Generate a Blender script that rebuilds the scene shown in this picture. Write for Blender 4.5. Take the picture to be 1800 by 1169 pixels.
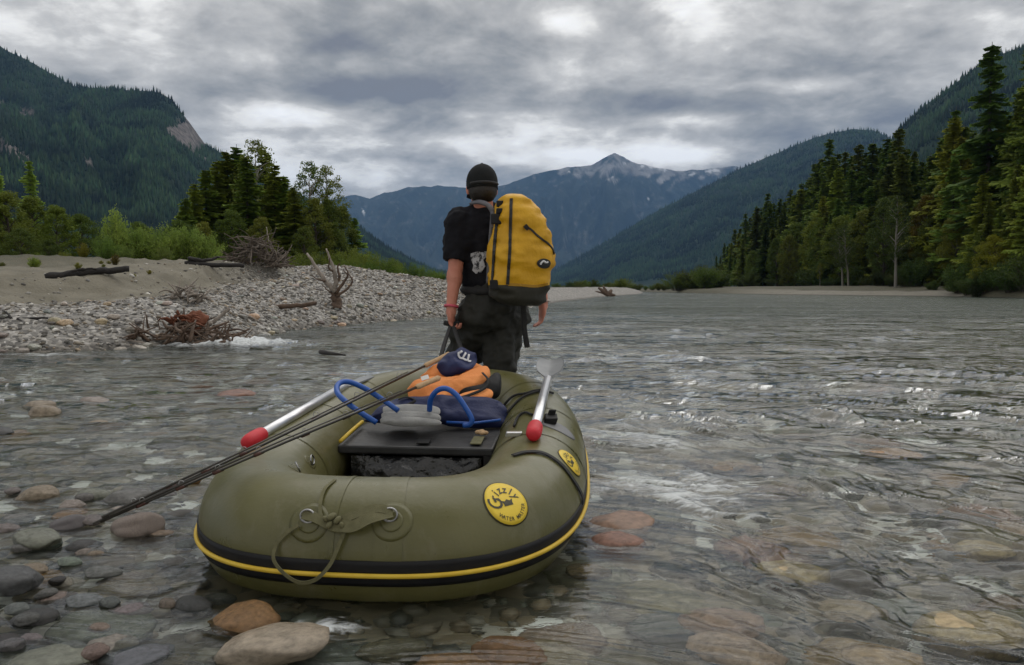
import bpy, bmesh, math, random
import numpy as np
from mathutils import Vector, Matrix, Euler
from mathutils.bvhtree import BVHTree
for o in list(bpy.data.objects): bpy.data.objects.remove(o)
S = bpy.context.scene
C = S.collection
R = math.radians
PI = math.pi

# ------------------------------------------------------------------ camera
F = 1400.0; CX, CY, HZ = 900.0, 584.5, 508.0      # photo pixels
CAMZ = 0.92
PITCH = math.atan((CY - HZ) / F)
cam = bpy.data.cameras.new('camera'); co = bpy.data.objects.new('camera', cam); C.objects.link(co)
co.location = (0, 0, CAMZ); co.rotation_euler = (PI/2 - PITCH, 0, 0)
cam.sensor_width = 36; cam.lens = 36 * F / 1800; cam.clip_start = 0.05; cam.clip_end = 60000
S.camera = co

# ------------------------------------------------------------------ sky, sun, exposure
SUN_EL, SUN_AZ = 58, 25            # azimuth from +Y towards +X
W = bpy.data.worlds.new('World'); S.world = W; W.use_nodes = True
def world_nodes():
    nt = W.node_tree; nt.nodes.clear(); N = nt.nodes; L = nt.links
    out = N.new('ShaderNodeOutputWorld'); bg = N.new('ShaderNodeBackground')
    sky = N.new('ShaderNodeTexSky'); sky.sky_type = 'NISHITA'; sky.sun_disc = False
    sky.sun_elevation = R(SUN_EL); sky.sun_rotation = R(SUN_AZ)
    tc = N.new('ShaderNodeTexCoord')
    def math_(op, a, b=None, clamp=False):
        n = N.new('ShaderNodeMath'); n.operation = op; n.use_clamp = clamp
        for i, v in enumerate((a, b)):
            if v is None: continue
            if isinstance(v, (int, float)): n.inputs[i].default_value = v
            else: L.new(v, n.inputs[i])
        return n.outputs[0]
    nrm = N.new('ShaderNodeVectorMath'); nrm.operation = 'NORMALIZE'; L.new(tc.outputs['Generated'], nrm.inputs[0])
    D = nrm.outputs[0]
    sp = N.new('ShaderNodeSeparateXYZ'); L.new(D, sp.inputs[0])
    zz = math_('ADD', math_('MAXIMUM', sp.outputs[2], 0.0), 0.24)
    cb = N.new('ShaderNodeCombineXYZ')
    L.new(math_('DIVIDE', sp.outputs[0], zz), cb.inputs[0]); L.new(math_('DIVIDE', sp.outputs[1], zz), cb.inputs[1])
    def noise(scale, detail, rough, dist, off):
        mp = N.new('ShaderNodeMapping'); mp.inputs['Location'].default_value = off; L.new(cb.outputs[0], mp.inputs[0])
        mp.inputs['Scale'].default_value = (1.0, 1.0, 1)
        n = N.new('ShaderNodeTexNoise'); n.inputs['Scale'].default_value = scale; n.inputs['Detail'].default_value = detail
        n.inputs['Roughness'].default_value = rough; n.inputs['Distortion'].default_value = dist
        L.new(mp.outputs[0], n.inputs['Vector']); return n.outputs[0]
    n1 = noise(1.9, 7, 0.55, 0.25, (3.7, 1.2, 0)); n2 = noise(5.2, 6, 0.58, 0.3, (8.1, 4.4, 2))
    n3 = noise(15.0, 4, 0.6, 0.2, (1.3, 7.7, 5))
    v = math_('ADD', math_('ADD', math_('MULTIPLY', n1, 0.72), math_('MULTIPLY', n2, 0.38)), math_('MULTIPLY', n3, 0.10))
    v = math_('ADD', math_('MULTIPLY', math_('SUBTRACT', v, 0.60), 1.35), 0.53)
    # individual clouds and gaps of the overcast (direction, width, height, amount)
    cp, sp_ = math.cos(PITCH), math.sin(PITCH)
    for (x, y, w, h, a) in ((1005, 38, 66, 32, .33), (1200, 20, 70, 35, .13), (520, 205, 120, 22, .22), (700, 252, 190, 17, .19),
                            (1425, 150, 60, 16, .26), (1225, 212, 70, 16, .24), (1130, 272, 210, 20, .24),
                            (980, 130, 60, 26, .12), (620, 306, 120, 28, .17), 
                            (640, 160, 210, 26, -.22), (1120, 182, 220, 28, -.2), 
                            (760, 215, 90, 18, -.1), (500, 235, 50, 14, -.12)):
        d = Vector(((x - CX) / F, cp + (CY - y) / F * sp_, -sp_ + (CY - y) / F * cp)).normalized()
        t = Vector((d.y, -d.x, 0)).normalized(); b = t.cross(d)
        def dot(vec, k):
            n = N.new('ShaderNodeVectorMath'); n.operation = 'DOT_PRODUCT'; L.new(D, n.inputs[0]); n.inputs[1].default_value = vec * k
            return n.outputs['Value']
        q1 = dot(t, F / w); q2 = dot(b, F / h)
        e = math_('ADD', math_('MULTIPLY', q1, q1), math_('MULTIPLY', q2, q2))
        g = math_('MULTIPLY', math_('POWER', 2.718, math_('MULTIPLY', e, -1.0)), a)
        g = math_('MULTIPLY', g, math_('GREATER_THAN', dot(d, 1.0), 0.0))
        v = math_('ADD', v, g)
    rp = N.new('ShaderNodeValToRGB'); L.new(v, rp.inputs[0])
    el = rp.color_ramp.elements
    el[0].position = 0.30; el[0].color = (.165, .158, .158, 1); el[1].position = 0.80; el[1].color = (1.0, 1.0, 1.0, 1)
    for p, c in ((.43, (.28, .27, .248)), (.52, (.405, .388, .358)), (.60, (.55, .528, .49)), (.68, (.82, .795, .745))):
        e_ = el.new(p); e_.color = (*c, 1)
    sc = N.new('ShaderNodeVectorMath'); sc.operation = 'SCALE'; L.new(sky.outputs[0], sc.inputs[0]); sc.inputs['Scale'].default_value = 0.06
    mx = N.new('ShaderNodeMix'); mx.data_type = 'RGBA'; mx.inputs[0].default_value = 0.94
    L.new(sc.outputs[0], mx.inputs[6]); L.new(rp.outputs[0], mx.inputs[7])
    L.new(mx.outputs[2], bg.inputs['Color']); bg.inputs['Strength'].default_value = 1.42
    L.new(bg.outputs[0], out.inputs[0])
world_nodes()
sl = bpy.data.lights.new('sun', 'SUN'); so = bpy.data.objects.new('sun', sl); C.objects.link(so)
sl.energy = 1.5; sl.angle = R(75); sl.color = (1.0, .97, .92)
_sd = Vector((math.sin(R(SUN_AZ)) * math.cos(R(SUN_EL)), math.cos(R(SUN_AZ)) * math.cos(R(SUN_EL)), math.sin(R(SUN_EL))))
so.rotation_euler = _sd.to_track_quat('Z', 'Y').to_euler(); so.location = (0, 0, 60)
vs = S.view_settings; vs.view_transform = 'Standard'; vs.look = 'None'; vs.exposure = 0.0; vs.gamma = 1; vs.use_curve_mapping = False
S.render.engine = 'CYCLES'
S.cycles.use_denoising = True
try: S.cycles.denoiser = 'OPENIMAGEDENOISE'
except Exception: pass
S.cycles.max_bounces = 7; S.cycles.diffuse_bounces = 2; S.cycles.glossy_bounces = 3; S.cycles.transmission_bounces = 5
S.cycles.transparent_max_bounces = 8; S.cycles.volume_bounces = 0
S.cycles.sample_clamp_indirect = 2.5

# ------------------------------------------------------------------ helpers
_cp, _sp = math.cos(PITCH), math.sin(PITCH)
def ray(x, y):
    return Vector(((x - CX) / F, _cp + (CY - y) / F * _sp, -_sp + (CY - y) / F * _cp))
def at(x, y, d):
    r = ray(x, y); return Vector((0, 0, CAMZ)) + r * (d / r.y)
def ground(x, y, z=0.0):
    r = ray(x, y); return Vector((0, 0, CAMZ)) + r * ((z - CAMZ) / r.z)
def onplane(x, y, p, n):
    r = ray(x, y); o = Vector((0, 0, CAMZ)); return o + r * ((p - o).dot(n) / r.dot(n))
def lerp(a, b, t): return a + (b - a) * t
def sstep(a, b, x):
    t = np.clip((np.asarray(x, float) - a) / (b - a), 0, 1); return t * t * (3 - 2 * t)

def _h(ix, iy, iz, s):
    n = (ix.astype(np.int64) * 374761393 + iy.astype(np.int64) * 668265263 + iz.astype(np.int64) * 2147483647 + s * 1274126177) & 0xffffffff
    n = ((n ^ (n >> 13)) * 1274126177) & 0xffffffff
    n = n ^ (n >> 16)
    return (n & 0xffffff) / float(0xffffff)
def noise2(x, y, s=0):
    x = np.asarray(x, float); y = np.asarray(y, float)
    ix, iy = np.floor(x), np.floor(y); fx, fy = x - ix, y - iy
    fx = fx * fx * fx * (fx * (fx * 6 - 15) + 10); fy = fy * fy * fy * (fy * (fy * 6 - 15) + 10)
    z = np.zeros_like(ix)
    a = _h(ix, iy, z, s); b = _h(ix + 1, iy, z, s); c = _h(ix, iy + 1, z, s); d = _h(ix + 1, iy + 1, z, s)
    return (a + (b - a) * fx) * (1 - fy) + (c + (d - c) * fx) * fy
def fbm(x, y, o=4, s=0, g=0.5, lac=2.03):
    v = 0; a = 1; t = 0
    for k in range(o):
        v = v + a * noise2(x, y, s + k * 17); t += a; a *= g; x = x * lac + 3.1; y = y * lac + 7.7
    return v / t
def noise3(x, y, z, s=0):
    ix, iy, iz = np.floor(x), np.floor(y), np.floor(z); fx, fy, fz = x - ix, y - iy, z - iz
    fx = fx * fx * (3 - 2 * fx); fy = fy * fy * (3 - 2 * fy); fz = fz * fz * (3 - 2 * fz)
    r = 0
    for dx in (0, 1):
        for dy in (0, 1):
            for dz in (0, 1):
                r = r + _h(ix + dx, iy + dy, iz + dz, s) * (fx if dx else 1 - fx) * (fy if dy else 1 - fy) * (fz if dz else 1 - fz)
    return r
def fbm3(p, o=3, s=0):
    v = 0; a = 1; t = 0; p = np.array(p, float)
    for k in range(o):
        v = v + a * noise3(p[:, 0], p[:, 1], p[:, 2], s + k * 13); t += a; a *= .5; p = p * 2.03 + 5.3
    return v / t

# ---- materials
MATS = {}
def hexc(h):
    c = [int(h[i:i+2], 16) / 255 for i in (0, 2, 4)]
    return tuple(x / 12.92 if x <= .04045 else ((x + .055) / 1.055) ** 2.4 for x in c)
def mat(name, c1, c2=None, rough=.6, scale=6, detail=5, bump=0, bscale=None, spec=.5, metal=0, stretch=(1, 1, 1), attr=None, objcol=False, coat=0, sheen=0, trans=0, lo=.3, hi=.7, randv=0):
    if name in MATS: return MATS[name]
    m = bpy.data.materials.new(name); m.use_nodes = True; MATS[name] = m
    N = m.node_tree.nodes; L = m.node_tree.links; b = N['Principled BSDF']
    b.inputs['Roughness'].default_value = rough; b.inputs['Metallic'].default_value = metal
    b.inputs['Specular IOR Level'].default_value = spec; b.inputs['Coat Weight'].default_value = coat; b.inputs['Sheen Weight'].default_value = sheen
    tc = N.new('ShaderNodeTexCoord'); mp = N.new('ShaderNodeMapping'); mp.inputs['Scale'].default_value = stretch
    L.new(tc.outputs['Object'], mp.inputs[0])
    c2 = c2 or tuple(x * .8 for x in c1)
    nz = N.new('ShaderNodeTexNoise'); nz.inputs['Scale'].default_value = scale; nz.inputs['Detail'].default_value = detail; nz.inputs['Roughness'].default_value = .62
    L.new(mp.outputs[0], nz.inputs['Vector'])
    rp = N.new('ShaderNodeValToRGB'); e = rp.color_ramp.elements
    e[0].position = lo; e[0].color = (*c1, 1); e[1].position = hi; e[1].color = (*c2, 1)
    L.new(nz.outputs[0], rp.inputs[0]); col = rp.outputs[0]
    if attr or objcol:
        if objcol: a = N.new('ShaderNodeObjectInfo'); ac = a.outputs['Color']
        else: a = N.new('ShaderNodeAttribute'); a.attribute_name = attr; ac = a.outputs['Color']
        mx = N.new('ShaderNodeMix'); mx.data_type = 'RGBA'; mx.blend_type = 'MULTIPLY'; mx.inputs[0].default_value = 1
        L.new(col, mx.inputs[6]); L.new(ac, mx.inputs[7]); col = mx.outputs[2]
    if randv:
        oi = N.new('ShaderNodeObjectInfo'); hs = N.new('ShaderNodeHueSaturation')
        mr = N.new('ShaderNodeMapRange'); mr.inputs[3].default_value = 1 - randv; mr.inputs[4].default_value = 1 + randv
        L.new(oi.outputs['Random'], mr.inputs[0]); L.new(mr.outputs[0], hs.inputs['Value'])
        L.new(col, hs.inputs['Color']); col = hs.outputs[0]
    L.new(col, b.inputs['Base Color'])
    if bump:
        n2 = N.new('ShaderNodeTexNoise'); n2.inputs['Scale'].default_value = bscale or scale * 4; n2.inputs['Detail'].default_value = 6
        L.new(mp.outputs[0], n2.inputs['Vector'])
        bp = N.new('ShaderNodeBump'); bp.inputs['Strength'].default_value = 1.0; bp.inputs['Distance'].default_value = bump
        L.new(n2.outputs[0], bp.inputs['Height']); L.new(bp.outputs[0], b.inputs['Normal'])
    if trans:   # thin leaves let light through
        tr = N.new('ShaderNodeBsdfTranslucent'); L.new(col, tr.inputs[0]); ms = N.new('ShaderNodeMixShader'); ms.inputs[0].default_value = trans
        L.new(b.outputs[0], ms.inputs[1]); L.new(tr.outputs[0], ms.inputs[2]); L.new(ms.outputs[0], N['Material Output'].inputs[0])
    return m

# ---- objects
def tag(o, label=None, cat=None, group=None, kind=None):
    if label: o['label'] = label
    if cat: o['category'] = cat
    if group: o['group'] = group
    if kind: o['kind'] = kind
    return o
def empty(name, loc=(0, 0, 0), rz=0):
    o = bpy.data.objects.new(name, None); C.objects.link(o); o.location = loc; o.rotation_euler = (0, 0, rz); o.empty_display_size = .1; return o
def link(name, me, parent=None, smooth=False):
    o = bpy.data.objects.new(name, me); C.objects.link(o)
    if parent is not None:
        o.parent = parent
        o.matrix_parent_inverse = parent.matrix_basis.inverted()
    if smooth and len(me.polygons): me.polygons.foreach_set('use_smooth', np.ones(len(me.polygons), bool))
    return o
def np_mesh(name, V, Fc, mats=None, colors=None, smooth=False, midx=None):
    """V (n,3), Fc (m,k) with k = 3 or 4"""
    me = bpy.data.meshes.new(name); V = np.ascontiguousarray(V, np.float32); Fc = np.ascontiguousarray(Fc, np.int32)
    k = Fc.shape[1]
    me.vertices.add(len(V)); me.vertices.foreach_set('co', V.ravel())
    me.loops.add(Fc.size); me.loops.foreach_set('vertex_index', Fc.ravel())
    me.polygons.add(len(Fc)); me.polygons.foreach_set('loop_start', np.arange(0, Fc.size, k, dtype=np.int32))
    me.polygons.foreach_set('loop_total', np.full(len(Fc), k, np.int32))
    if colors is not None:
        a = me.color_attributes.new('Col', 'FLOAT_COLOR', 'POINT'); cc = np.ones((len(V), 4), np.float32); cc[:, :colors.shape[1]] = colors
        a.data.foreach_set('color', cc.ravel())
    for m in (mats or []): me.materials.append(m)
    if midx is not None: me.polygons.foreach_set('material_index', np.ascontiguousarray(midx, np.int32))
    me.update(calc_edges=True); me.validate()
    if smooth: me.polygons.foreach_set('use_smooth', np.ones(len(me.polygons), bool))
    return me
def grid_faces(nu, nv, closeu=False):
    i, j = np.meshgrid(np.arange(nu if closeu else nu - 1), np.arange(nv - 1), indexing='ij')
    i2 = (i + 1) % nu
    return np.stack([i * nv + j, i2 * nv + j, i2 * nv + j + 1, i * nv + j + 1], -1).reshape(-1, 4)

class MB:
    """collects shapes, then links them as ONE mesh object"""
    def __init__(s): s.v = []; s.f = []
    def add(s, V, Fc):
        b = len(s.v); s.v += [tuple(p) for p in V]; s.f += [tuple(int(i) + b for i in q) for q in Fc]; return s
    def tube(s, pts, rad, n=8, cap=True, flat=1.0, up=None):
        pts = [Vector(p) for p in pts]
        if not hasattr(rad, '__len__'): rad = [rad] * len(pts)
        V = []; prev = None
        for i, p in enumerate(pts):
            t = (pts[min(i + 1, len(pts) - 1)] - pts[max(i - 1, 0)]).normalized()
            if prev is None:
                u = Vector(up) if up is not None else (Vector((0, 0, 1)) if abs(t.z) < .9 else Vector((1, 0, 0)))
            else: u = prev
            u = (u - t * u.dot(t)).normalized(); w = t.cross(u); prev = u
            for k in range(n):
                a = 2 * PI * k / n; V.append(p + (w * math.cos(a) + u * math.sin(a) * flat) * rad[i])
        Fc = []
        for i in range(len(pts) - 1):
            for k in range(n):
                a = i * n + k; b = i * n + (k + 1) % n; Fc.append((a, b, b + n, a + n))
        if cap: Fc.append(tuple(range(n - 1, -1, -1))); Fc.append(tuple(range((len(pts) - 1) * n, len(pts) * n)))
        return s.add(V, Fc)
    def box(s, c, size, rot=None):
        h = Vector(size) / 2; rot = rot or Matrix.Identity(3); c = Vector(c)
        V = [c + rot @ Vector((x * h.x, y * h.y, z * h.z)) for x in (-1, 1) for y in (-1, 1) for z in (-1, 1)]
        return s.add(V, ((0, 1, 3, 2), (4, 6, 7, 5), (0, 4, 5, 1), (2, 3, 7, 6), (0, 2, 6, 4), (1, 5, 7, 3)))
    def ell(s, c, r, rot=None, n=12, m=8, pw=1.0):
        rot = rot or Matrix.Identity(3); c = Vector(c); V = []; Fc = []
        sg = lambda x: math.copysign(abs(x) ** pw, x)
        for j in range(m + 1):
            ph = -PI / 2 + PI * j / m
            for i in range(n):
                th = 2 * PI * i / n
                V.append(c + rot @ Vector((r[0] * sg(math.cos(ph)) * sg(math.cos(th)), r[1] * sg(math.cos(ph)) * sg(math.sin(th)), r[2] * sg(math.sin(ph)))))
        for j in range(m):
            for i in range(n):
                Fc.append((j * n + i, j * n + (i + 1) % n, (j + 1) * n + (i + 1) % n, (j + 1) * n + i))
        return s.add(V, Fc)
    def cap(s, p0, r0, p1, r1, n=14, flat0=False, flat1=False):
        """tapered capsule"""
        p0, p1 = Vector(p0), Vector(p1); ax = (p1 - p0).normalized(); pts = []; rs = []
        if not flat0:
            for a in (80, 60, 35): pts.append(p0 - ax * r0 * math.sin(R(a))); rs.append(r0 * math.cos(R(a)))
        for t in (0, .25, .5, .75, 1): pts.append(p0.lerp(p1, t)); rs.append(lerp(r0, r1, t))
        if not flat1:
            for a in (35, 60, 80): pts.append(p1 + ax * r1 * math.sin(R(a))); rs.append(r1 * math.cos(R(a)))
        return s.tube(pts, rs, n)
    def mesh(s, name, m):
        me = bpy.data.meshes.new(name); me.from_pydata(s.v, [], s.f)
        if m is not None: me.materials.append(m)
        me.update(); return me
    def build(s, name, m, parent=None, smooth=True, bevel=0, weld=False):
        me = s.mesh(name, m)
        o = link(name, me, parent, smooth)
        if bevel:
            bv = o.modifiers.new('bevel', 'BEVEL'); bv.width = bevel; bv.segments = 2; bv.limit_method = 'ANGLE'
        return o
def bez(pts, n=24):
    """Catmull-Rom through points"""
    P = [Vector(p) for p in pts]; P = [P[0] * 2 - P[1]] + P + [P[-1] * 2 - P[-2]]; out = []
    k = len(P) - 3
    for i in range(n + 1):
        t = i / n * k; j = min(int(t), k - 1); u = t - j
        a, b, c, d = P[j:j + 4]
        out.append(.5 * ((2 * b) + (c - a) * u + (2 * a - 5 * b + 4 * c - d) * u * u + (3 * b - a - 3 * c + d) * u ** 3))
    return out
def pillow(name, outline, p, nrm, thick, m, parent=None, amp=.01, seed=0, rings=12, n=96, freq=9, flatback=.35, sub=1):
    """soft padded shape: outline (photo pixels) laid on the plane (p, nrm), inflated on both sides, wrinkled"""
    nrm = Vector(nrm).normalized(); pts = [onplane(x, y, p, nrm) for x, y in outline]
    cl = bez(pts + [pts[0]], n)[:-1]; cc = sum(cl, Vector()) / len(cl); V = []; Fc = []
    for side in (1, -flatback):
        for k in range(rings + 1):
            r = math.sin(k / rings * PI / 2); hgt = thick * (1 - r ** 3.2) ** .6 * side if r < 1 else 0
            for q in cl: V.append(cc.lerp(q, max(r, .01)) + nrm * hgt)
    A = np.array([tuple(v) for v in V]); w = fbm3(A * freq + seed * 7.3, 3, seed) - .5
    ridge = 1 - np.abs(fbm3(A * freq * .7 + 31 + seed, 3, seed + 5) * 2 - 1) - .75
    A = A + np.array(nrm)[None] * (w * 1.6 + ridge)[:, None] * amp * 2
    m1 = (rings + 1) * n
    A[m1 + rings * n:] = A[rings * n:m1]
    for s_ in (0, 1):
        for k in range(rings):
            for i in range(n):
                a = s_ * m1 + k * n + i; b = s_ * m1 + k * n + (i + 1) % n
                Fc.append((a, a + n, b + n, b) if s_ == 0 else (a, b, b + n, a + n))
    me = np_mesh(name, A, np.array(Fc), [m], smooth=True)
    return link(name, me, parent)
# ------------------------------------------------------------------ terrain
rng = np.random.default_rng(7); random.seed(7)
# left waterline (world x, y), from the left of the picture to the far bend
WL = np.array([(-60, 10.2), (-30, 10.4), (-14, 10.9), (-7.3, 11.4), (-5.9, 12.6), (-5.2, 13.6), (-5.0, 15.2), (-4.75, 18.4), (-3.9, 21.8), (-2.3, 26.2), (.2, 36), (3.6, 58), (10, 92), (23, 143), (33, 200), (34, 300)])
def resample(P, n):
    P = np.asarray(P, float)
    k = len(P); t = np.linspace(0, k - 1, 400); i = np.clip(t.astype(int), 0, k - 2); u = (t - i)[:, None]
    Q = P[i] * (1 - u) + P[i + 1] * u
    for _ in range(12): Q[1:-1] = (Q[:-2] + 2 * Q[1:-1] + Q[2:]) / 4
    L_ = np.r_[0, np.cumsum(np.linalg.norm(np.diff(Q, axis=0), axis=1))]
    return Q, L_
WQ, WLn = resample(WL, 400)
INL = np.array((-.6, .8))
def zmax(y): return np.interp(y, [8, 12, 15, 18, 22, 26, 30, 36, 46, 70, 110, 200], [1.0, 1.05, 1.1, 1.22, 1.55, 1.85, 1.75, 1.5, 1.25, .95, 1.0, 1.3])
def bar_z(x, y, t):
    prof = np.interp(t, [-6, -1.0, 0, .35, 1.2, 2.6, 4.2, 6.0, 8, 14], [-.9, -.25, -.02, .13, .37, .6, .8, .97, 1.0, 1.02])
    left = 1 - sstep(-8.5, -5.5, x)          # sandy shelf with a cut edge on the left
    prof2 = np.interp(t, [-6, -1.0, 0, .35, 1.2, 2.2, 3.0, 3.5, 5.5, 6.2, 9, 14], [-.9, -.25, -.02, .15, .42, .6, .58, .56, .7, .95, 1.0, 1.04])
    pr = prof * (1 - left) + prof2 * left
    z = pr * zmax(y)
    a = sstep(0, 1.5, t)
    z = z + a * ((fbm(x * .45, y * .45, 4, 3) - .5) * .42 + (fbm(x * 1.7, y * 1.7, 4, 9) - .5) * .20) + (fbm(x * 6, y * 6, 2, 5) - .5) * .03
    return z
def gravel_mask(x, y, t):
    n = fbm(x * .5 + 4, y * .5, 4, 21)
    g = 1 - sstep(3.2, 4.8, t + (n - .5) * 4.5)
    right = sstep(-7.5, -4.5, x - (y - 15) * -.22)
    g = np.maximum(g, right * (.35 + .65 * sstep(.42, .5, n)))
    g = np.maximum(g, sstep(27, 32, y))
    return np.clip(g, 0, 1)
tt = np.r_[np.linspace(-4, 0, 16), np.linspace(.12, 9, 90), np.geomspace(9.3, 160, 40)]
ss = np.interp(np.linspace(0, 1, 430), [0, .06, .8, 1], [0, np.interp(-12, WQ[:, 0], WLn), np.interp(45, WQ[:, 1], WLn), WLn[-1]])
wx = np.interp(ss, WLn, WQ[:, 0]); wy = np.interp(ss, WLn, WQ[:, 1])
X = wx[:, None] + INL[0] * tt[None]; Y = wy[:, None] + INL[1] * tt[None]; T = np.broadcast_to(tt[None], X.shape)
X = X + (fbm(ss * .6, ss * 0, 3, 2) - .5)[:, None] * .7
Z = bar_z(X, Y, T); G = gravel_mask(X, Y, T)
veg = sstep(9, 16, T)
col = np.stack([G.ravel(), veg.ravel(), (1 - sstep(.0, .16, Z)).ravel()], -1)
def ground_mat():
    m = bpy.data.materials.new('sand_and_gravel'); m.use_nodes = True; N = m.node_tree.nodes; L = m.node_tree.links; b = N['Principled BSDF']
    a = N.new('ShaderNodeAttribute'); a.attribute_name = 'Col'; sp = N.new('ShaderNodeSeparateColor'); L.new(a.outputs['Color'], sp.inputs[0])
    tc = N.new('ShaderNodeTexCoord')
    def nz(sc, d=6):
        n = N.new('ShaderNodeTexNoise'); n.inputs['Scale'].default_value = sc; n.inputs['Detail'].default_value = d; n.inputs['Roughness'].default_value = .65; L.new(tc.outputs['Object'], n.inputs['Vector']); return n
    def ramp(src, *st):
        r = N.new('ShaderNodeValToRGB'); e = r.color_ramp.elements
        while len(e) < len(st): e.new(.5)
        for q, (p, c) in zip(e, st): q.position = p; q.color = (*c, 1)
        L.new(src, r.inputs[0]); return r.outputs[0]
    def mix(f, c1, c2):
        x = N.new('ShaderNodeMix'); x.data_type = 'RGBA'; L.new(f, x.inputs[0]); L.new(c1, x.inputs[6]); L.new(c2, x.inputs[7]); return x.outputs[2]
    sand = ramp(nz(1.3).outputs[0], (.3, (.128, .115, .083)), (.7, (.215, .195, .148)))
    vo = N.new('ShaderNodeTexVoronoi'); vo.inputs['Scale'].default_value = 16; L.new(tc.outputs['Object'], vo.inputs['Vector'])
    hs = N.new('ShaderNodeSeparateColor'); L.new(vo.outputs['Color'], hs.inputs[0])
    grav = ramp(hs.outputs[0], (0, (.09, .085, .08)), (.5, (.21, .20, .185)), (.8, (.33, .31, .28)), (1, (.5, .48, .45)))
    soil = ramp(nz(3).outputs[0], (.3, (.035, .04, .018)), (.7, (.10, .085, .05)))
    c = mix(sp.outputs[0], sand, grav); c = mix(sp.outputs[1], c, soil)
    wet = N.new('ShaderNodeMix'); wet.data_type = 'RGBA'; wet.blend_type = 'MULTIPLY'; L.new(sp.outputs[2], wet.inputs[0]); L.new(c, wet.inputs[6]); wet.inputs[7].default_value = (.45, .43, .4, 1)
    L.new(wet.outputs[2], b.inputs['Base Color']); b.inputs['Roughness'].default_value = .85
    bp = N.new('ShaderNodeBump'); bp.inputs['Distance'].default_value = .03; bp.inputs['Strength'].default_value = .8
    ad = N.new('ShaderNodeMath'); ad.operation = 'MULTIPLY_ADD'; L.new(vo.outputs['Distance'], ad.inputs[0]); ad.inputs[1].default_value = -.5; L.new(nz(20).outputs[0], ad.inputs[2])
    L.new(ad.outputs[0], bp.inputs['Height']); L.new(bp.outputs[0], b.inputs['Normal'])
    return m
GM = ground_mat()
me = np_mesh('gravel_bar', np.stack([X.ravel(), Y.ravel(), Z.ravel()], -1), grid_faces(len(ss), len(tt)), [GM], col, True)
tag(link('gravel_bar', me), 'sand and gravel bar on the left river bank', None, None, 'structure')
def bar_point(i_s, t):
    """height on the bar at waterline arc length s and inland distance t"""
    x = np.interp(i_s, WLn, WQ[:, 0]) + INL[0] * t; y = np.interp(i_s, WLn, WQ[:, 1]) + INL[1] * t
    return x, y
BAR_BVH = BVHTree.FromPolygons([tuple(v.co) for v in me.vertices], [tuple(p.vertices) for p in me.polygons])
def drop(x, y, z=30):
    h = BAR_BVH.ray_cast(Vector((x, y, z)), Vector((0, 0, -1)))
    return h[0] if h[0] is not None else Vector((x, y, 1.0))
def bar_hit(x, y):
    h = BAR_BVH.ray_cast(Vector((0, 0, CAMZ)), ray(x, y).normalized())
    return (h[0], h[1]) if h[0] is not None else (None, None)

# right bank
WR = np.array([(75, 30), (58, 60), (51, 76), (53, 88), (54, 99), (47, 118), (42, 140), (40, 175), (42, 230), (44, 300)])
RQ, RLn = resample(WR, 300)
tr = np.r_[np.linspace(-3, 0, 8), np.linspace(.3, 10, 40), np.geomspace(10.5, 300, 30)]
sr = np.linspace(0, RLn[-1], 260); rx = np.interp(sr, RLn, RQ[:, 0]); ry = np.interp(sr, RLn, RQ[:, 1])
X = rx[:, None] + tr[None]; Y = ry[:, None] + 0 * tr[None]; T = np.broadcast_to(tr[None], X.shape)
barw = (sstep(90, 98, ry) * (1 - sstep(125, 170, ry)))[:, None]
Z = np.interp(T, [-3, 0, 3, 7, 9, 20, 60, 300], [-.9, -.03, .5, .62, .9, 1.4, 1.8, 4]) * barw + np.interp(T, [-3, 0, .8, 2, 9, 20, 60, 300], [-1, -.03, .5, .9, 1.2, 1.5, 1.8, 4]) * (1 - barw)
Z = Z + (fbm(X * .4, Y * .4, 4, 31) - .5) * .35 * sstep(0, 2, T)
col = np.stack([(barw * .25 + 0 * X).ravel(), np.maximum(1 - barw, sstep(6, 8, T)).ravel(), (1 - sstep(.02, .14, Z)).ravel()], -1)
me = np_mesh('forest_bank', np.stack([X.ravel(), Y.ravel(), Z.ravel()], -1), grid_faces(len(sr), len(tr)), [GM], col, True)
tag(link('forest_bank', me), 'pale sand bar and forest floor along the right river bank', None, None, 'structure')
FB_BVH = BVHTree.FromPolygons([tuple(v.co) for v in me.vertices], [tuple(p.vertices) for p in me.polygons])
def drop_r(x, y):
    h = FB_BVH.ray_cast(Vector((x, y, 60)), Vector((0, 0, -1)))
    return h[0] if h[0] is not None else Vector((x, y, 1.2))

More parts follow.
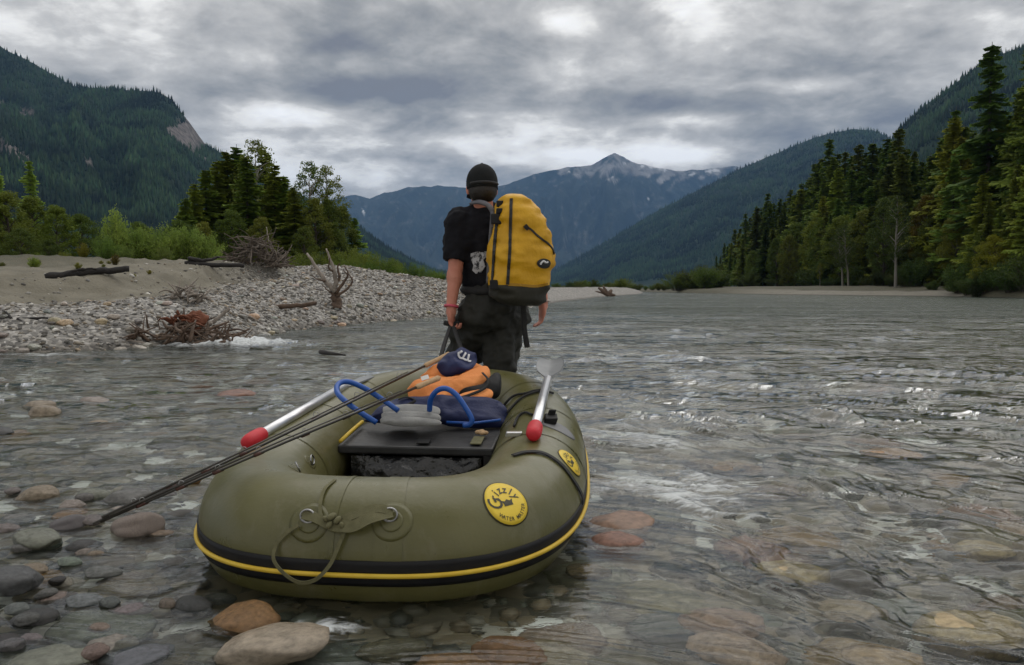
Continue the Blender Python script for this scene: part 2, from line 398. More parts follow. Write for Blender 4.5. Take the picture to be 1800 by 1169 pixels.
# riverbed
def bed_z(x, y):
    z = -(.085 + .09 * sstep(-.3, 1.6, x) + .22 * sstep(2.5, 8, x) + .26 * sstep(3.5, 9, y) + .5 * sstep(10, 30, y))
    return z + (fbm(x * 1.1, y * 1.1, 3, 41) - .5) * .10 + (fbm(x * 5, y * 5, 2, 43) - .5) * .03
dd = np.geomspace(.35, 320, 200); uu = np.linspace(-1.6, 1.6, 210)
Y = dd[None] + 0 * uu[:, None]; X = uu[:, None] * (dd[None] + 1.5)
Z = bed_z(X, Y)
def bed_mat():
    m = bpy.data.materials.new('riverbed_pebbles'); m.use_nodes = True; N = m.node_tree.nodes; L = m.node_tree.links; b = N['Principled BSDF']
    tc = N.new('ShaderNodeTexCoord'); nz = N.new('ShaderNodeTexNoise'); nz.inputs['Scale'].default_value = 1.2; nz.inputs['Detail'].default_value = 4; L.new(tc.outputs['Object'], nz.inputs['Vector'])
    w = N.new('ShaderNodeMix'); w.data_type = 'RGBA'; w.inputs[0].default_value = .08; L.new(tc.outputs['Object'], w.inputs[6]); L.new(nz.outputs['Color'], w.inputs[7])
    vo = N.new('ShaderNodeTexVoronoi'); vo.inputs['Scale'].default_value = 8; L.new(w.outputs[2], vo.inputs['Vector'])
    hs = N.new('ShaderNodeSeparateColor'); L.new(vo.outputs['Color'], hs.inputs[0])
    r = N.new('ShaderNodeValToRGB'); e = r.color_ramp.elements
    for p, c in ((0, (.07, .068, .055)), (.3, (.16, .135, .10)), (.55, (.25, .20, .135)), (.8, (.30, .26, .20)), (1, (.42, .34, .24))):
        q = e.new(p); q.color = (*c, 1)
    e.remove(e[0])
    L.new(hs.outputs[0], r.inputs[0]); L.new(r.outputs[0], b.inputs['Base Color']); b.inputs['Roughness'].default_value = .7
    bp = N.new('ShaderNodeBump'); bp.inputs['Distance'].default_value = .05; bp.invert = True; L.new(vo.outputs['Distance'], bp.inputs['Height']); L.new(bp.outputs[0], b.inputs['Normal'])
    return m
me = np_mesh('riverbed', np.stack([X.ravel(), Y.ravel(), Z.ravel()], -1), grid_faces(len(uu), len(dd)), [bed_mat()], None, True)
tag(link('riverbed', me), 'cobbled riverbed under the clear water', None, None, 'structure')

# ---- water
def water_h(x, y):
    """height of the running water: oblique streaming right of the raft, short chop further out"""
    fl = sstep(-.6, .8, x) * (1 - sstep(5, 13, y)) + .35 * (1 - sstep(-.6, .8, x)) * (1 - sstep(3, 8, y))
    fa = R(-44); u1 = x * math.cos(fa) + y * math.sin(fa); v1 = -x * math.sin(fa) + y * math.cos(fa)
    u = x * (1 - fl) + u1 * fl; v = y * (1 - fl) + v1 * fl
    wu = u + (fbm(u * 1.6, v * 2.4, 3, 61) - .5) * .8; wv = v + (fbm(u * 1.9 + 9, v * 2.4, 3, 62) - .5) * .6
    big = fbm(wu * .55, wv * 1.25, 2, 57) - .5                       # lumps about a metre long
    m1 = fbm(wu * 1.7, wv * 3.4, 2, 51) - .5; m1 = m1 + .35 * np.abs(m1)
    m2 = fbm(wu * 3.8, wv * 9.5, 2, 53) - .5; m2 = m2 + .5 * np.abs(m2)
    m3 = fbm(wu * 9, wv * 22, 2, 55, .6) - .5
    patch_ = sstep(.3, .7, fbm(x * .7 + 5, y * .9, 3, 58))
    rough = (.50 + .5 * sstep(-.7, 1.2, x) + .35 * sstep(4, 8, y)) * (.65 + .6 * patch_)
    nf = 1 - sstep(3.2, 7.5, y)
    # the finest ripples are left to the surface relief where the mesh gets coarser
    h = big * (.035 + .065 * sstep(5, 14, y)) * (1 - .6 * sstep(18, 40, y)) + m1 * (.020 * nf + .060 * (1 - nf)) * (1 - sstep(9, 19, y)) + m2 * (.028 * nf + .040 * (1 - nf)) * (1 - sstep(5, 10.5, y)) + m3 * .018 * (1 - sstep(3.4, 6.2, y))
    h = h * rough * (1 - .65 * sstep(11, 45, y))
    q = np.exp(-(((x + 4.35) / .9) ** 2 + ((y - 13.2) / .8) ** 2)); h = h + q * (.07 + .16 * m2 + .08 * m3 + .15 * m1)
    return h, rough, m2 + .75, m3 + .5
inv = np.linspace(1 / 1.25, 1 / 45, 620); dd = np.r_[.35, .6, .8, 1.0, 1 / inv, np.geomspace(46, 330, 60)]
uu = np.concatenate([np.linspace(-1.5, -.68, 40), np.linspace(-.678, .678, 600), np.linspace(.68, 1.5, 40)])
Y = dd[None] + 0 * uu[:, None]; X = uu[:, None] * (dd[None] + .25)
Hh, RG, r2, r3 = water_h(X, Y)
foam = np.exp(-(((X + 4.6) / 1.3) ** 2 + ((Y - 13.0) / .65) ** 2)) * 1.15
foam = np.maximum(foam, .55 * np.exp(-(((X + 6.7) / 1.6) ** 2 + ((Y - 11.1) / .35) ** 2)))
foam = np.maximum(foam, .62 * np.exp(-(((X - .75) / .6) ** 2 + ((Y - 3.7) / .9) ** 2)))
foam = np.maximum(foam, .5 * np.exp(-(((X - .95) / .9) ** 2 + ((Y - 5.0) / 1.2) ** 2)))
foam = np.maximum(foam, .8 * np.exp(-(((X + .50) / .14) ** 2 + ((Y - 2.10) / .09) ** 2)))
foam = np.maximum(foam, .62 * np.exp(-(((X - .02) / .05) ** 2 + ((Y - 2.55) / .2) ** 2)))
foam = np.clip(foam * (r2 * .9 + r3 * .75), 0, 1)
silt = np.maximum(sstep(4, 40, Y) * .9, .05 * sstep(-.6, 1.2, X)) + .16 * sstep(3, 6, Y); RG = sstep(4.2, 9.5, Y) + 0 * X
colw = np.stack([foam.ravel(), RG.ravel(), silt.ravel()], -1)
def water_mat():
    m = bpy.data.materials.new('river_water'); m.use_nodes = True; N = m.node_tree.nodes; L = m.node_tree.links
    N.remove(N['Principled BSDF']); out = N['Material Output']
    tc = N.new('ShaderNodeTexCoord')
    def nz(sx, sy, rot, d, r=.6):
        mp = N.new('ShaderNodeMapping'); mp.inputs['Scale'].default_value = (sx, sy, 1); mp.inputs['Rotation'].default_value = (0, 0, rot); L.new(tc.outputs['Object'], mp.inputs[0])
        n = N.new('ShaderNodeTexNoise'); n.inputs['Scale'].default_value = 1; n.inputs['Detail'].default_value = d; n.inputs['Roughness'].default_value = r; n.inputs['Distortion'].default_value = .6
        L.new(mp.outputs[0], n.inputs['Vector']); return n.outputs[0]
    a = N.new('ShaderNodeAttribute'); a.attribute_name = 'Col'; sp = N.new('ShaderNodeSeparateColor'); L.new(a.outputs['Color'], sp.inputs[0])
    b1 = N.new('ShaderNodeBump'); b1.inputs['Distance'].default_value = .006; b1.inputs['Strength'].default_value = .55; L.new(nz(16, 34, R(-14), 3, .55), b1.inputs['Height'])
    def patchy(src, mask, sx, sy, lo_, hi_):
        # calmer and rougher reaches of the current
        r_ = N.new('ShaderNodeMapRange'); L.new(nz(sx, sy, 0, 3), r_.inputs[0]); r_.inputs[1].default_value = .36; r_.inputs[2].default_value = .64; r_.inputs[3].default_value = lo_; r_.inputs[4].default_value = hi_
        q = N.new('ShaderNodeMath'); q.operation = 'MULTIPLY'; L.new(src, q.inputs[0]); L.new(mask, q.inputs[1])
        q2 = N.new('ShaderNodeMath'); q2.operation = 'MULTIPLY'; L.new(q.outputs[0], q2.inputs[0]); L.new(r_.outputs[0], q2.inputs[1]); return q2
    fm0 = patchy(nz(.5, 1.1, 0, 4, .55), sp.outputs[2], .05, .22, .15, 1.7)
    b2 = N.new('ShaderNodeBump'); b2.inputs['Distance'].default_value = .8; b2.inputs['Strength'].default_value = 1; L.new(fm0.outputs[0], b2.inputs['Height']); L.new(b1.outputs[0], b2.inputs['Normal'])
    fm1 = patchy(nz(2.4, 5.5, R(-8), 3, .5), sp.outputs[1], .35, .9, .2, 1.5)
    b3 = N.new('ShaderNodeBump'); b3.inputs['Distance'].default_value = .10; b3.inputs['Strength'].default_value = 1; L.new(fm1.outputs[0], b3.inputs['Height']); L.new(b2.outputs[0], b3.inputs['Normal']); b2 = b3
    gl = N.new('ShaderNodeBsdfGlossy'); gl.inputs['Roughness'].default_value = .07; gl.inputs['Color'].default_value = (1, 1, 1, 1)
    rf = N.new('ShaderNodeBsdfRefraction'); rf.inputs['IOR'].default_value = 1.33; rf.inputs['Roughness'].default_value = .0; rf.inputs['Color'].default_value = (.90, .94, .90, 1)
    fr = N.new('ShaderNodeFresnel'); fr.inputs['IOR'].default_value = 1.33
    for n in (gl, rf, fr): L.new(b2.outputs[0], n.inputs['Normal'])
    # fine glacial silt scatters light in the deeper water
    sd = N.new('ShaderNodeBsdfDiffuse'); sd.inputs['Color'].default_value = (.075, .10, .082, 1); L.new(b2.outputs[0], sd.inputs['Normal'])
    sf = N.new('ShaderNodeMapRange'); L.new(sp.outputs[2], sf.inputs[0]); sf.inputs[1].default_value = 0; sf.inputs[2].default_value = .9; sf.inputs[3].default_value = .03; sf.inputs[4].default_value = .55
    mw = N.new('ShaderNodeMixShader'); L.new(sf.outputs[0], mw.inputs[0]); L.new(rf.outputs[0], mw.inputs[1]); L.new(sd.outputs[0], mw.inputs[2])
    ms = N.new('ShaderNodeMixShader'); L.new(fr.outputs[0], ms.inputs[0]); L.new(mw.outputs[0], ms.inputs[1]); L.new(gl.outputs[0], ms.inputs[2])
    fo = N.new('ShaderNodeBsdfDiffuse'); fo.inputs['Color'].default_value = (.72, .75, .76, 1)
    fm = N.new('ShaderNodeMath'); fm.operation = 'MULTIPLY_ADD'; L.new(nz(14, 30, R(-10), 6, .7), fm.inputs[0]); fm.inputs[1].default_value = 1.5; fm.inputs[2].default_value = -1.25
    fa = N.new('ShaderNodeMath'); fa.operation = 'ADD'; L.new(sp.outputs[0], fa.inputs[0]); L.new(fm.outputs[0], fa.inputs[1])
    fs = N.new('ShaderNodeMapRange'); L.new(fa.outputs[0], fs.inputs[0]); fs.inputs[1].default_value = 0; fs.inputs[2].default_value = .5; fs.inputs[4].default_value = .85
    m2 = N.new('ShaderNodeMixShader'); L.new(fs.outputs[0], m2.inputs[0]); L.new(ms.outputs[0], m2.inputs[1]); L.new(fo.outputs[0], m2.inputs[2])
    L.new(m2.outputs[0], out.inputs[0]); return m
me = np_mesh('river_water', np.stack([X.ravel(), Y.ravel(), Hh.ravel()], -1), grid_faces(len(uu), len(dd)), [water_mat()], colw, True)
WATER = tag(link('river_water', me), 'clear rippled river water over cobbles', None, None, 'structure')

# valley floor beyond the visible river
m_floor = mat('valley_meadow', (.03, .045, .02), (.06, .07, .03), .9, .02)
me = np_mesh('valley_floor', np.array([(-12000, 290, .35), (12000, 290, .35), (12000, 17500, 8), (-12000, 17500, 8)]), np.array([(0, 1, 2, 3)]), [m_floor])
tag(link('valley_floor', me), 'flat wooded valley floor beyond the river bend', None, None, 'structure')

# ------------------------------------------------------------------ mountains
def mountain_mat(name, forest, rock, rockscale, bump):
    m = bpy.data.materials.new(name); m.use_nodes = True; N = m.node_tree.nodes; L = m.node_tree.links; b = N['Principled BSDF']; b.inputs['Roughness'].default_value = .9
    b.inputs['Specular IOR Level'].default_value = .1
    a = N.new('ShaderNodeAttribute'); a.attribute_name = 'Col'; sp = N.new('ShaderNodeSeparateColor'); L.new(a.outputs['Color'], sp.inputs[0])
    tc = N.new('ShaderNodeTexCoord')
    def nz(sc, st=(1, 1, 1)):
        mp = N.new('ShaderNodeMapping'); mp.inputs['Scale'].default_value = st; L.new(tc.outputs['Object'], mp.inputs[0])
        n = N.new('ShaderNodeTexNoise'); n.inputs['Scale'].default_value = sc; n.inputs['Detail'].default_value = 8; n.inputs['Roughness'].default_value = .65; L.new(mp.outputs[0], n.inputs['Vector']); return n.outputs[0]
    def ramp(src, c1, c2, l=.35, h=.65):
        r = N.new('ShaderNodeValToRGB'); e = r.color_ramp.elements; e[0].position = l; e[1].position = h; e[0].color = (*c1, 1); e[1].color = (*c2, 1); L.new(src, r.inputs[0]); return r.outputs[0]
    f = ramp(nz(rockscale * .5), *forest); rk = ramp(nz(rockscale, (1, 1, .8)), *rock)
    x = N.new('ShaderNodeMix'); x.data_type = 'RGBA'; L.new(sp.outputs[0], x.inputs[0]); L.new(f, x.inputs[6]); L.new(rk, x.inputs[7])
    y = N.new('ShaderNodeMix'); y.data_type = 'RGBA'; L.new(sp.outputs[1], y.inputs[0]); L.new(x.outputs[2], y.inputs[6]); y.inputs[7].default_value = (.75, .77, .8, 1)
    L.new(y.outputs[2], b.inputs['Base Color'])
    bp = N.new('ShaderNodeBump'); bp.inputs['Distance'].default_value = bump; L.new(nz(rockscale * 1.5), bp.inputs['Height']); L.new(bp.outputs[0], b.inputs['Normal'])
    return m
def mountain(name, ridge, base, gully, seed, nu, nv, m, rockf, snowf, label, back=.35, gscale=9, jag=.0, power=1.0):
    """ridge, base: lists of (photo x, photo y or None for ground level, distance)"""
    ru = np.array([r[0] for r in ridge], float); P = []
    xs = np.linspace(ru[0], ru[-1], nu)
    ry_ = np.interp(xs, ru, [r[1] for r in ridge]); rd = np.interp(xs, ru, [r[2] for r in ridge])
    ry_ = ry_ + (fbm(xs / 14., xs * 0, 4, seed) - .5) * jag
    bu = np.array([b[0] for b in base], float); bx = np.linspace(bu[0], bu[-1], nu); bd = np.interp(bx, bu, [b[2] for b in base])
    RP = np.array([tuple(at(x, y, d)) for x, y, d in zip(xs, ry_, rd)])
    BP = np.array([((x - CX) / F * d, d, -3.0) for x, d in zip(bx, bd)])
    v = np.r_[np.linspace(-back, -.02, 8), np.linspace(0, 1, nv)]
    pos = np.zeros((nu, len(v), 3)); VV = v[None] + np.zeros((nu, 1))
    for k in (0, 1): pos[:, :, k] = RP[:, None, k] + (BP - RP)[:, None, k] * v[None]
    zr = RP[:, 2][:, None]
    pos[:, :, 2] = np.where(VV >= 0, -3 + (zr + 3) * (1 - np.clip(VV, 0, 1)) ** power, zr * (1 + VV * .6))
    arc = np.r_[0, np.cumsum(np.linalg.norm(np.diff(RP[:, :2], axis=0), axis=1))]; arc = arc / arc[-1]
    A = arc[:, None] * gscale + (fbm(VV * 3, arc[:, None] * 8, 3, seed + 3) - .5) * 1.2
    g = 1 - np.abs(fbm(A, VV * 1.2 + seed, 4, seed + 1, .5) * 2 - 1)
    g2 = 1 - np.abs(fbm(A * 3.1, VV * 3.0 + seed, 4, seed + 2, .55) * 2 - 1)
    env = np.clip(VV * 3.2, 0, 1) * np.clip((1 - VV) * 2.5, 0, 1)
    dz = ((g - .8) * 1.0 + (g2 - .8) * .4) * env * gully * zr
    pos[:, :, 2] += dz
    px = CX + F * pos[:, :, 0] / pos[:, :, 1]; py = HZ - F * (pos[:, :, 2] - CAMZ) / pos[:, :, 1]
    rock = rockf(px, py, VV, g, g2); snow = snowf(px, py, VV, g, g2)
    me = np_mesh(name, pos.reshape(-1, 3), grid_faces(nu, len(v)), [m], np.stack([rock.ravel(), snow.ravel(), 0 * rock.ravel()], -1), True)
    o = tag(link(name, me), label, None, None, 'structure')
    return o, pos, v, rock
def scatter_forest(name, pos, v, rock, n, hgt, seed, m, label, vmin=.0, vmax=.9):
    """far-off wood: one mass of narrow spruce-shaped crowns standing on the slope"""
    r = np.random.default_rng(seed); nu, nv = pos.shape[:2]; v0 = int(np.argmax(v >= vmin)); 
    i = r.random(n) * (nu - 1.001); j = v0 + r.random(n) ** .9 * (nv - 1.001 - v0)
    i0, j0 = i.astype(int), j.astype(int); a, b = (i - i0)[:, None], (j - j0)[:, None]
    P = (pos[i0, j0] * (1 - a) + pos[i0 + 1, j0] * a) * (1 - b) + (pos[i0, j0 + 1] * (1 - a) + pos[i0 + 1, j0 + 1] * a) * b
    keep = (rock[i0, j0] < r.random(n) * .8 + .15) & (np.interp(j, np.arange(nv), v) < vmax); P = P[keep]; n = len(P)
    h = hgt * (.4 + 1.0 * r.random(n) ** 1.6); w = h * (.13 + .08 * r.random(n)); th = r.random(n) * 6.28
    K = 4; V = np.zeros((n, K + 1, 3))
    for k in range(K):
        a_ = th + k * 2 * PI / K
        V[:, k, 0] = P[:, 0] + np.cos(a_) * w; V[:, k, 1] = P[:, 1] + np.sin(a_) * w; V[:, k, 2] = P[:, 2] + h * (-.1 + .2 * r.random(n))
    V[:, K] = P; V[:, K, 2] += h
    Fc = (np.array([(k, (k + 1) % K, K) for k in range(K)])[None] + (np.arange(n) * (K + 1))[:, None, None]).reshape(-1, 3)
    c = .35 + 1.7 * sstep(.25, .75, fbm(P[:, 0] / 110., P[:, 2] / 60. + P[:, 1] / 160., 4, seed))[:, None] * (.5 + r.random((n, 1)))
    c = np.concatenate([c * (.9 + .35 * r.random((n, 1))), c, c * .9], 1)
    me = np_mesh(name, V.reshape(-1, 3), Fc, [m], np.repeat(c, K + 1, 0))
    return tag(link(name, me), label, None, None, 'stuff')
def blob(px, py, x, y, w, h): return np.exp(-(((px - x) / w) ** 2 + ((py - y) / h) ** 2))
m_far_tree = mat('distant_spruce', (.0115, .026, .0145), (.021, .040, .019), .95, .02, attr='Col', spec=.1)
m_left = mountain_mat('left_mountain_ground', ((.014, .028, .017), (.03, .05, .026)), ((.06, .054, .052), (.28, .25, .235)), .045, 9)
def rock_left(px, py, v, g, g2):
    n = fbm(px / 26, py / 26, 4, 5)
    cliff = sstep(.32, .62, blob(px, py, 341, 230, 29, 46) * 1.05 + (n - .5) * 1.0 + (g2 - .7) * .5) * (blob(px, py, 340, 230, 48, 66) > .25)
    scree = sstep(.5, .7, np.exp(-((py - (243 + (px + 10) * .62)) / 13) ** 2) * ((px > -60) & (px < 60)) + (n - .5) * .6)
    sm = sstep(.5, .7, blob(px, py, 55, 202, 28, 7) + blob(px, py, 10, 184, 16, 6) + blob(px, py, 165, 285, 10, 5) * .9 + (n - .5) * .5)
    return np.clip(cliff + scree + sm, 0, 1)
none = lambda px, py, v, g, g2: np.zeros_like(px)
o, pos, v, rk = mountain('forested_mountain', [(-700, -150, 3300), (-300, -40, 3200), (0, 82, 3000), (60, 112, 2950), (130, 152, 2900), (200, 157, 2850), (280, 162, 2800), (305, 178, 2800), (330, 212, 2800), (360, 252, 2850), (400, 276, 2900), (460, 306, 3000), (520, 341, 3100), (600, 377, 3300), (640, 405, 3400), (690, 440, 3600), (760, 474, 3900), (830, 494, 4200), (900, 506, 4400)],
    [(-900, 0, 900), (-300, 0, 1000), (200, 0, 1150), (500, 0, 1500), (800, 0, 2600), (900, 0, 3800)], .3, 3, 300, 110, m_left, rock_left, none, 'steep dark forested mountain with a pale cliff on the left', gscale=11, jag=3)
scatter_forest('mountain_forest', pos, v, rk, 90000, 17, 4, m_far_tree, 'dark spruce forest covering the left mountain')
m_right = mountain_mat('right_mountain_ground', ((.014, .028, .018), (.03, .05, .028)), ((.1, .1, .1), (.3, .3, .3)), .015, 6)
o, pos, v, rk = mountain('forested_mountain', [(1380, 420, 3000), (1480, 350, 2700), (1540, 290, 2500), (1580, 226, 2300), (1620, 190, 2250), (1680, 146, 2200), (1740, 101, 2150), (1800, 82, 2100), (1900, 20, 2050), (2300, -180, 2000), (2700, -250, 2000)],
    [(1250, 0, 1900), (1500, 0, 1200), (1800, 0, 800), (2600, 0, 700)], .2, 13, 200, 80, m_right, none, none, 'steep dark mountain rising behind the forest on the right', gscale=8, jag=2)
scatter_forest('mountain_forest', pos, v, rk, 42000, 15, 14, m_far_tree, 'dark spruce forest on the steep right mountain')
o, pos, v, rk = mountain('forested_ridge', [(880, 506, 7000), (950, 486, 6600), (1000, 462, 6300), (1050, 434, 6000), (1150, 374, 5700), (1250, 323, 5500), (1300, 297, 5400), (1380, 263, 5200), (1440, 239, 5100), (1500, 226, 5000), (1540, 231, 4950), (1580, 250, 4900), (1700, 300, 4800), (1900, 330, 4700)],
    [(960, 0, 4300), (1100, 0, 3300), (1300, 0, 2700), (1600, 0, 2500), (2000, 0, 2400)], .24, 23, 240, 90, m_right, none, none, 'long rounded forested ridge sloping down into the valley', gscale=10, jag=2)
scatter_forest('ridge_forest', pos, v, rk, 56000, 22, 24, m_far_tree, 'hazy forest covering the rounded right ridge')
m_far = mountain_mat('high_range', ((.016, .028, .026), (.034, .046, .038)), ((.12, .118, .12), (.40, .39, .39)), .0026, 60)
def rock_far(px, py, v, g, g2):
    n = fbm(px / 18, py / 18, 5, 77); n2 = fbm(px / 7 + py / 16, py / 7, 4, 78)
    top = sstep(350, 290, py) * .8
    return np.clip(sstep(.46, .62, top * .42 + n * .5 + (n2 - .5) * .35) + sstep(.66, .76, n2 + (n - .5) * .3) * .22, 0, 1)
def snow_far(px, py, v, g, g2):
    n = fbm(px / 7, py / 5, 4, 87)
    s = blob(px, py, 1135, 293, 26, 6) + blob(px, py, 1165, 300, 24, 6) + blob(px, py, 1205, 308, 30, 5) + blob(px, py, 1095, 290, 12, 5) + blob(px, py, 1075, 314, 9, 5) + blob(px, py, 1000, 303, 8, 4) + blob(px, py, 1138, 352, 5, 9) + blob(px, py, 640, 372, 4, 10) + blob(px, py, 1250, 302, 22, 4)
    return sstep(.62, .8, s * .75 + (n - .5) * 1.1) * .85
mountain('rocky_mountain_range', [(350, 380, 13490), (480, 372, 13348), (560, 362, 13206), (600, 346, 13064), (626, 342, 13064), (650, 349, 12922), (680, 338, 12922), (720, 329, 12780), (770, 327, 12780), (815, 329, 12780), (850, 334, 12780), (890, 325, 12780), (950, 303, 12780), (1000, 294, 12780), (1040, 290, 12780), (1062, 278, 12780), (1080, 268, 12780), (1100, 278, 12851), (1120, 288, 12922), (1190, 301, 13064), (1240, 297, 13206), (1290, 292, 13348), (1360, 300, 13490), (1500, 320, 13632)],
    [(300, 0, 9500), (600, 0, 8800), (900, 0, 8500), (1300, 0, 9000), (1500, 0, 9500)], .42, 33, 400, 110, m_far, rock_far, snow_far, 'blue hazy mountain range with a rocky pointed summit and snow patches', gscale=16, jag=4, power=1.15)

# ---- haze: the damp valley air
m_h = bpy.data.materials.new('valley_air'); m_h.use_nodes = True; nt = m_h.node_tree; nt.nodes.remove(nt.nodes['Principled BSDF'])
pv = nt.nodes.new('ShaderNodeVolumePrincipled'); pv.inputs['Color'].default_value = (.28, .54, 1.0, 1); pv.inputs['Density'].default_value = 4.2e-5; pv.inputs['Anisotropy'].default_value = 0.0
nt.links.new(pv.outputs[0], nt.nodes['Material Output'].inputs['Volume'])
hb = MB().box((0, 9000, 1294), (30000, 20000, 2600)).build('haze', m_h, None, False)
tag(hb, 'thin blue haze filling the valley air', None, None, 'stuff')
# ------------------------------------------------------------------ the raft
OLIVE = mat('olive_rubber', (.088, .084, .025), (.130, .122, .045), .40, 2.2, 9, bump=.0006, bscale=90, spec=.5)
M_BLK = mat('black_rubber', (.007, .007, .008), (.013, .013, .014), .6, 8, spec=.3)
M_WEB = mat('black_webbing', (.010, .010, .011), (.022, .022, .022), .8, 60, bump=.001, bscale=300)
M_OWEB = mat('olive_webbing', (.10, .095, .042), (.15, .14, .07), .8, 40, bump=.001, bscale=300)
M_YEL = mat('yellow_piping', (.62, .40, .02), (.72, .50, .05), .5, 9)
M_STEEL = mat('steel', (.28, .28, .28), (.42, .42, .42), .35, 20, metal=1)
M_ALU = mat('brushed_aluminium', (.62, .63, .65), (.8, .8, .82), .33, 12, metal=.85, stretch=(1, 1, .2))
M_BOARD = mat('black_seat_vinyl', (.018, .018, .019), (.035, .035, .037), .5, 12, bump=.002, bscale=40)
def scuffed(m):
    """dried silt, scuffs and drip marks on the rubber"""
    N = m.node_tree.nodes; L = m.node_tree.links; b = N['Principled BSDF']; tc = N['Texture Coordinate']
    def nz(sc, st, d=8):
        mp = N.new('ShaderNodeMapping'); mp.inputs['Scale'].default_value = st; L.new(tc.outputs['Object'], mp.inputs[0])
        n = N.new('ShaderNodeTexNoise'); n.inputs['Scale'].default_value = sc; n.inputs['Detail'].default_value = d; n.inputs['Roughness'].default_value = .7; n.inputs['Distortion'].default_value = .4; L.new(mp.outputs[0], n.inputs['Vector']); return n.outputs[0]
    def mr(src, a, b_, c, d):
        r = N.new('ShaderNodeMapRange'); L.new(src, r.inputs[0]); r.inputs[1].default_value = a; r.inputs[2].default_value = b_; r.inputs[3].default_value = c; r.inputs[4].default_value = d; return r.outputs[0]
    col = b.inputs['Base Color'].links[0].from_socket
    mx = N.new('ShaderNodeMix'); mx.data_type = 'RGBA'; L.new(mr(nz(7, (1, 1, .35)), .52, .75, 0, .5), mx.inputs[0]); L.new(col, mx.inputs[6]); mx.inputs[7].default_value = (.22, .20, .14, 1)
    my = N.new('ShaderNodeMix'); my.data_type = 'RGBA'; L.new(mr(nz(34, (1, 1, 1), 4), .66, .72, 0, .55), my.inputs[0]); L.new(mx.outputs[2], my.inputs[6]); my.inputs[7].default_value = (.05, .046, .02, 1)
    L.new(my.outputs[2], b.inputs['Base Color']); L.new(mr(nz(4, (1, 1, .4)), .35, .7, .24, .5), b.inputs['Roughness'])
scuffed(OLIVE)
RC = Vector((-.385, 3.26, 0)); RYAW = R(-6.3); RA, RB, NEXP = .80, .505, 3.2
NS = 240
def raft_curve():
    t = np.linspace(0, 2 * PI, 2001)[:-1]
    c, s = np.cos(t), np.sin(t)
    x = RB * np.sign(c) * np.abs(c) ** (2 / NEXP); y = RA * np.sign(s) * np.abs(s) ** (2 / 2.8)
    P = np.stack([x, y], -1); P = np.vstack([P, P[:1]])
    L_ = np.r_[0, np.cumsum(np.linalg.norm(np.diff(P, axis=0), axis=1))]; u = np.linspace(0, L_[-1], NS + 1)[:-1]
    x = np.interp(u, L_, P[:, 0]); y = np.interp(u, L_, P[:, 1])
    f = (y / RA + 1) / 2
    x = x * (1 - .07 * f ** 2)
    z = .125 + .210 * f ** 1.5; r = .203 - .022 * f
    cy, sy = math.cos(RYAW), math.sin(RYAW)
    return np.stack([RC.x + x * cy - y * sy, RC.y + x * sy + y * cy, z], -1), r
RP_, RR_ = raft_curve()
RTn = np.roll(RP_, -1, 0) - np.roll(RP_, 1, 0); RTn /= np.linalg.norm(RTn, axis=1)[:, None]
RNo = np.stack([RTn[:, 1], -RTn[:, 0], 0 * RTn[:, 0]], -1); RNo /= np.linalg.norm(RNo, axis=1)[:, None]
RBn = np.cross(RNo, RTn)
def tube_pt(s, th, off=0.0):
    """point on the raft tube: s in ring steps (0..NS), th in degrees (0 outward, 90 up)"""
    s = s % NS; i = int(s); f = s - i; j = (i + 1) % NS
    c = RP_[i] * (1 - f) + RP_[j] * f; n = RNo[i] * (1 - f) + RNo[j] * f; b = RBn[i] * (1 - f) + RBn[j] * f; r = RR_[i] * (1 - f) + RR_[j] * f
    n = n / np.linalg.norm(n); b = b / np.linalg.norm(b); a = R(th)
    return Vector(c + (n * math.cos(a) + b * math.sin(a)) * (r + off)), Vector(n * math.cos(a) + b * math.sin(a))
raft = empty('inflatable_raft', (RC.x, RC.y, 0)); tag(raft, 'olive green inflatable raft with yellow piping pulled through the shallows', 'raft')
NT = 56
V = [tube_pt(i, 360 * k / NT)[0] for i in range(NS) for k in range(NT)]
Fc = [(i * NT + k, ((i + 1) % NS) * NT + k, ((i + 1) % NS) * NT + (k + 1) % NT, i * NT + (k + 1) % NT) for i in range(NS) for k in range(NT)]
me = np_mesh('tube', np.array(V), np.array(Fc), [OLIVE], smooth=True)
link('tube', me, raft)
TUBE_BVH = BVHTree.FromPolygons([tuple(v) for v in V], Fc)
def tube_hit(x, y):
    """raft surface seen at a photo point (the nearest one inwards if the point just misses the raft)"""
    for k in range(60):
        h = TUBE_BVH.ray_cast(Vector((0, 0, CAMZ)), ray(x, y).normalized())
        if h[0] is not None: return h[0], h[1]
        x += (700 - x) * .012; y += (870 - y) * .012
    return Vector((RC.x, RC.y, .3)), Vector((0, 0, 1))
def st_of(x, y):
    """tube coordinates (s, th) of the raft surface seen at a photo point"""
    p, n = tube_hit(x, y)
    d = np.linalg.norm(RP_ - np.array(p), axis=1); i = int(np.argmin(d)); best = None
    for s in np.linspace(i - 1.5, i + 1.5, 61):
        k = int(s % NS); f = s % NS - k; j = (k + 1) % NS; c = RP_[k] * (1 - f) + RP_[j] * f; t = RTn[k]
        e = abs(np.dot(np.array(p) - c, t))
        if best is None or e < best[0]: best = (e, s, c)
    k = int(round(best[1])) % NS; q = np.array(p) - best[2]
    return best[1], math.degrees(math.atan2(np.dot(q, RBn[k]), np.dot(q, RNo[k])))
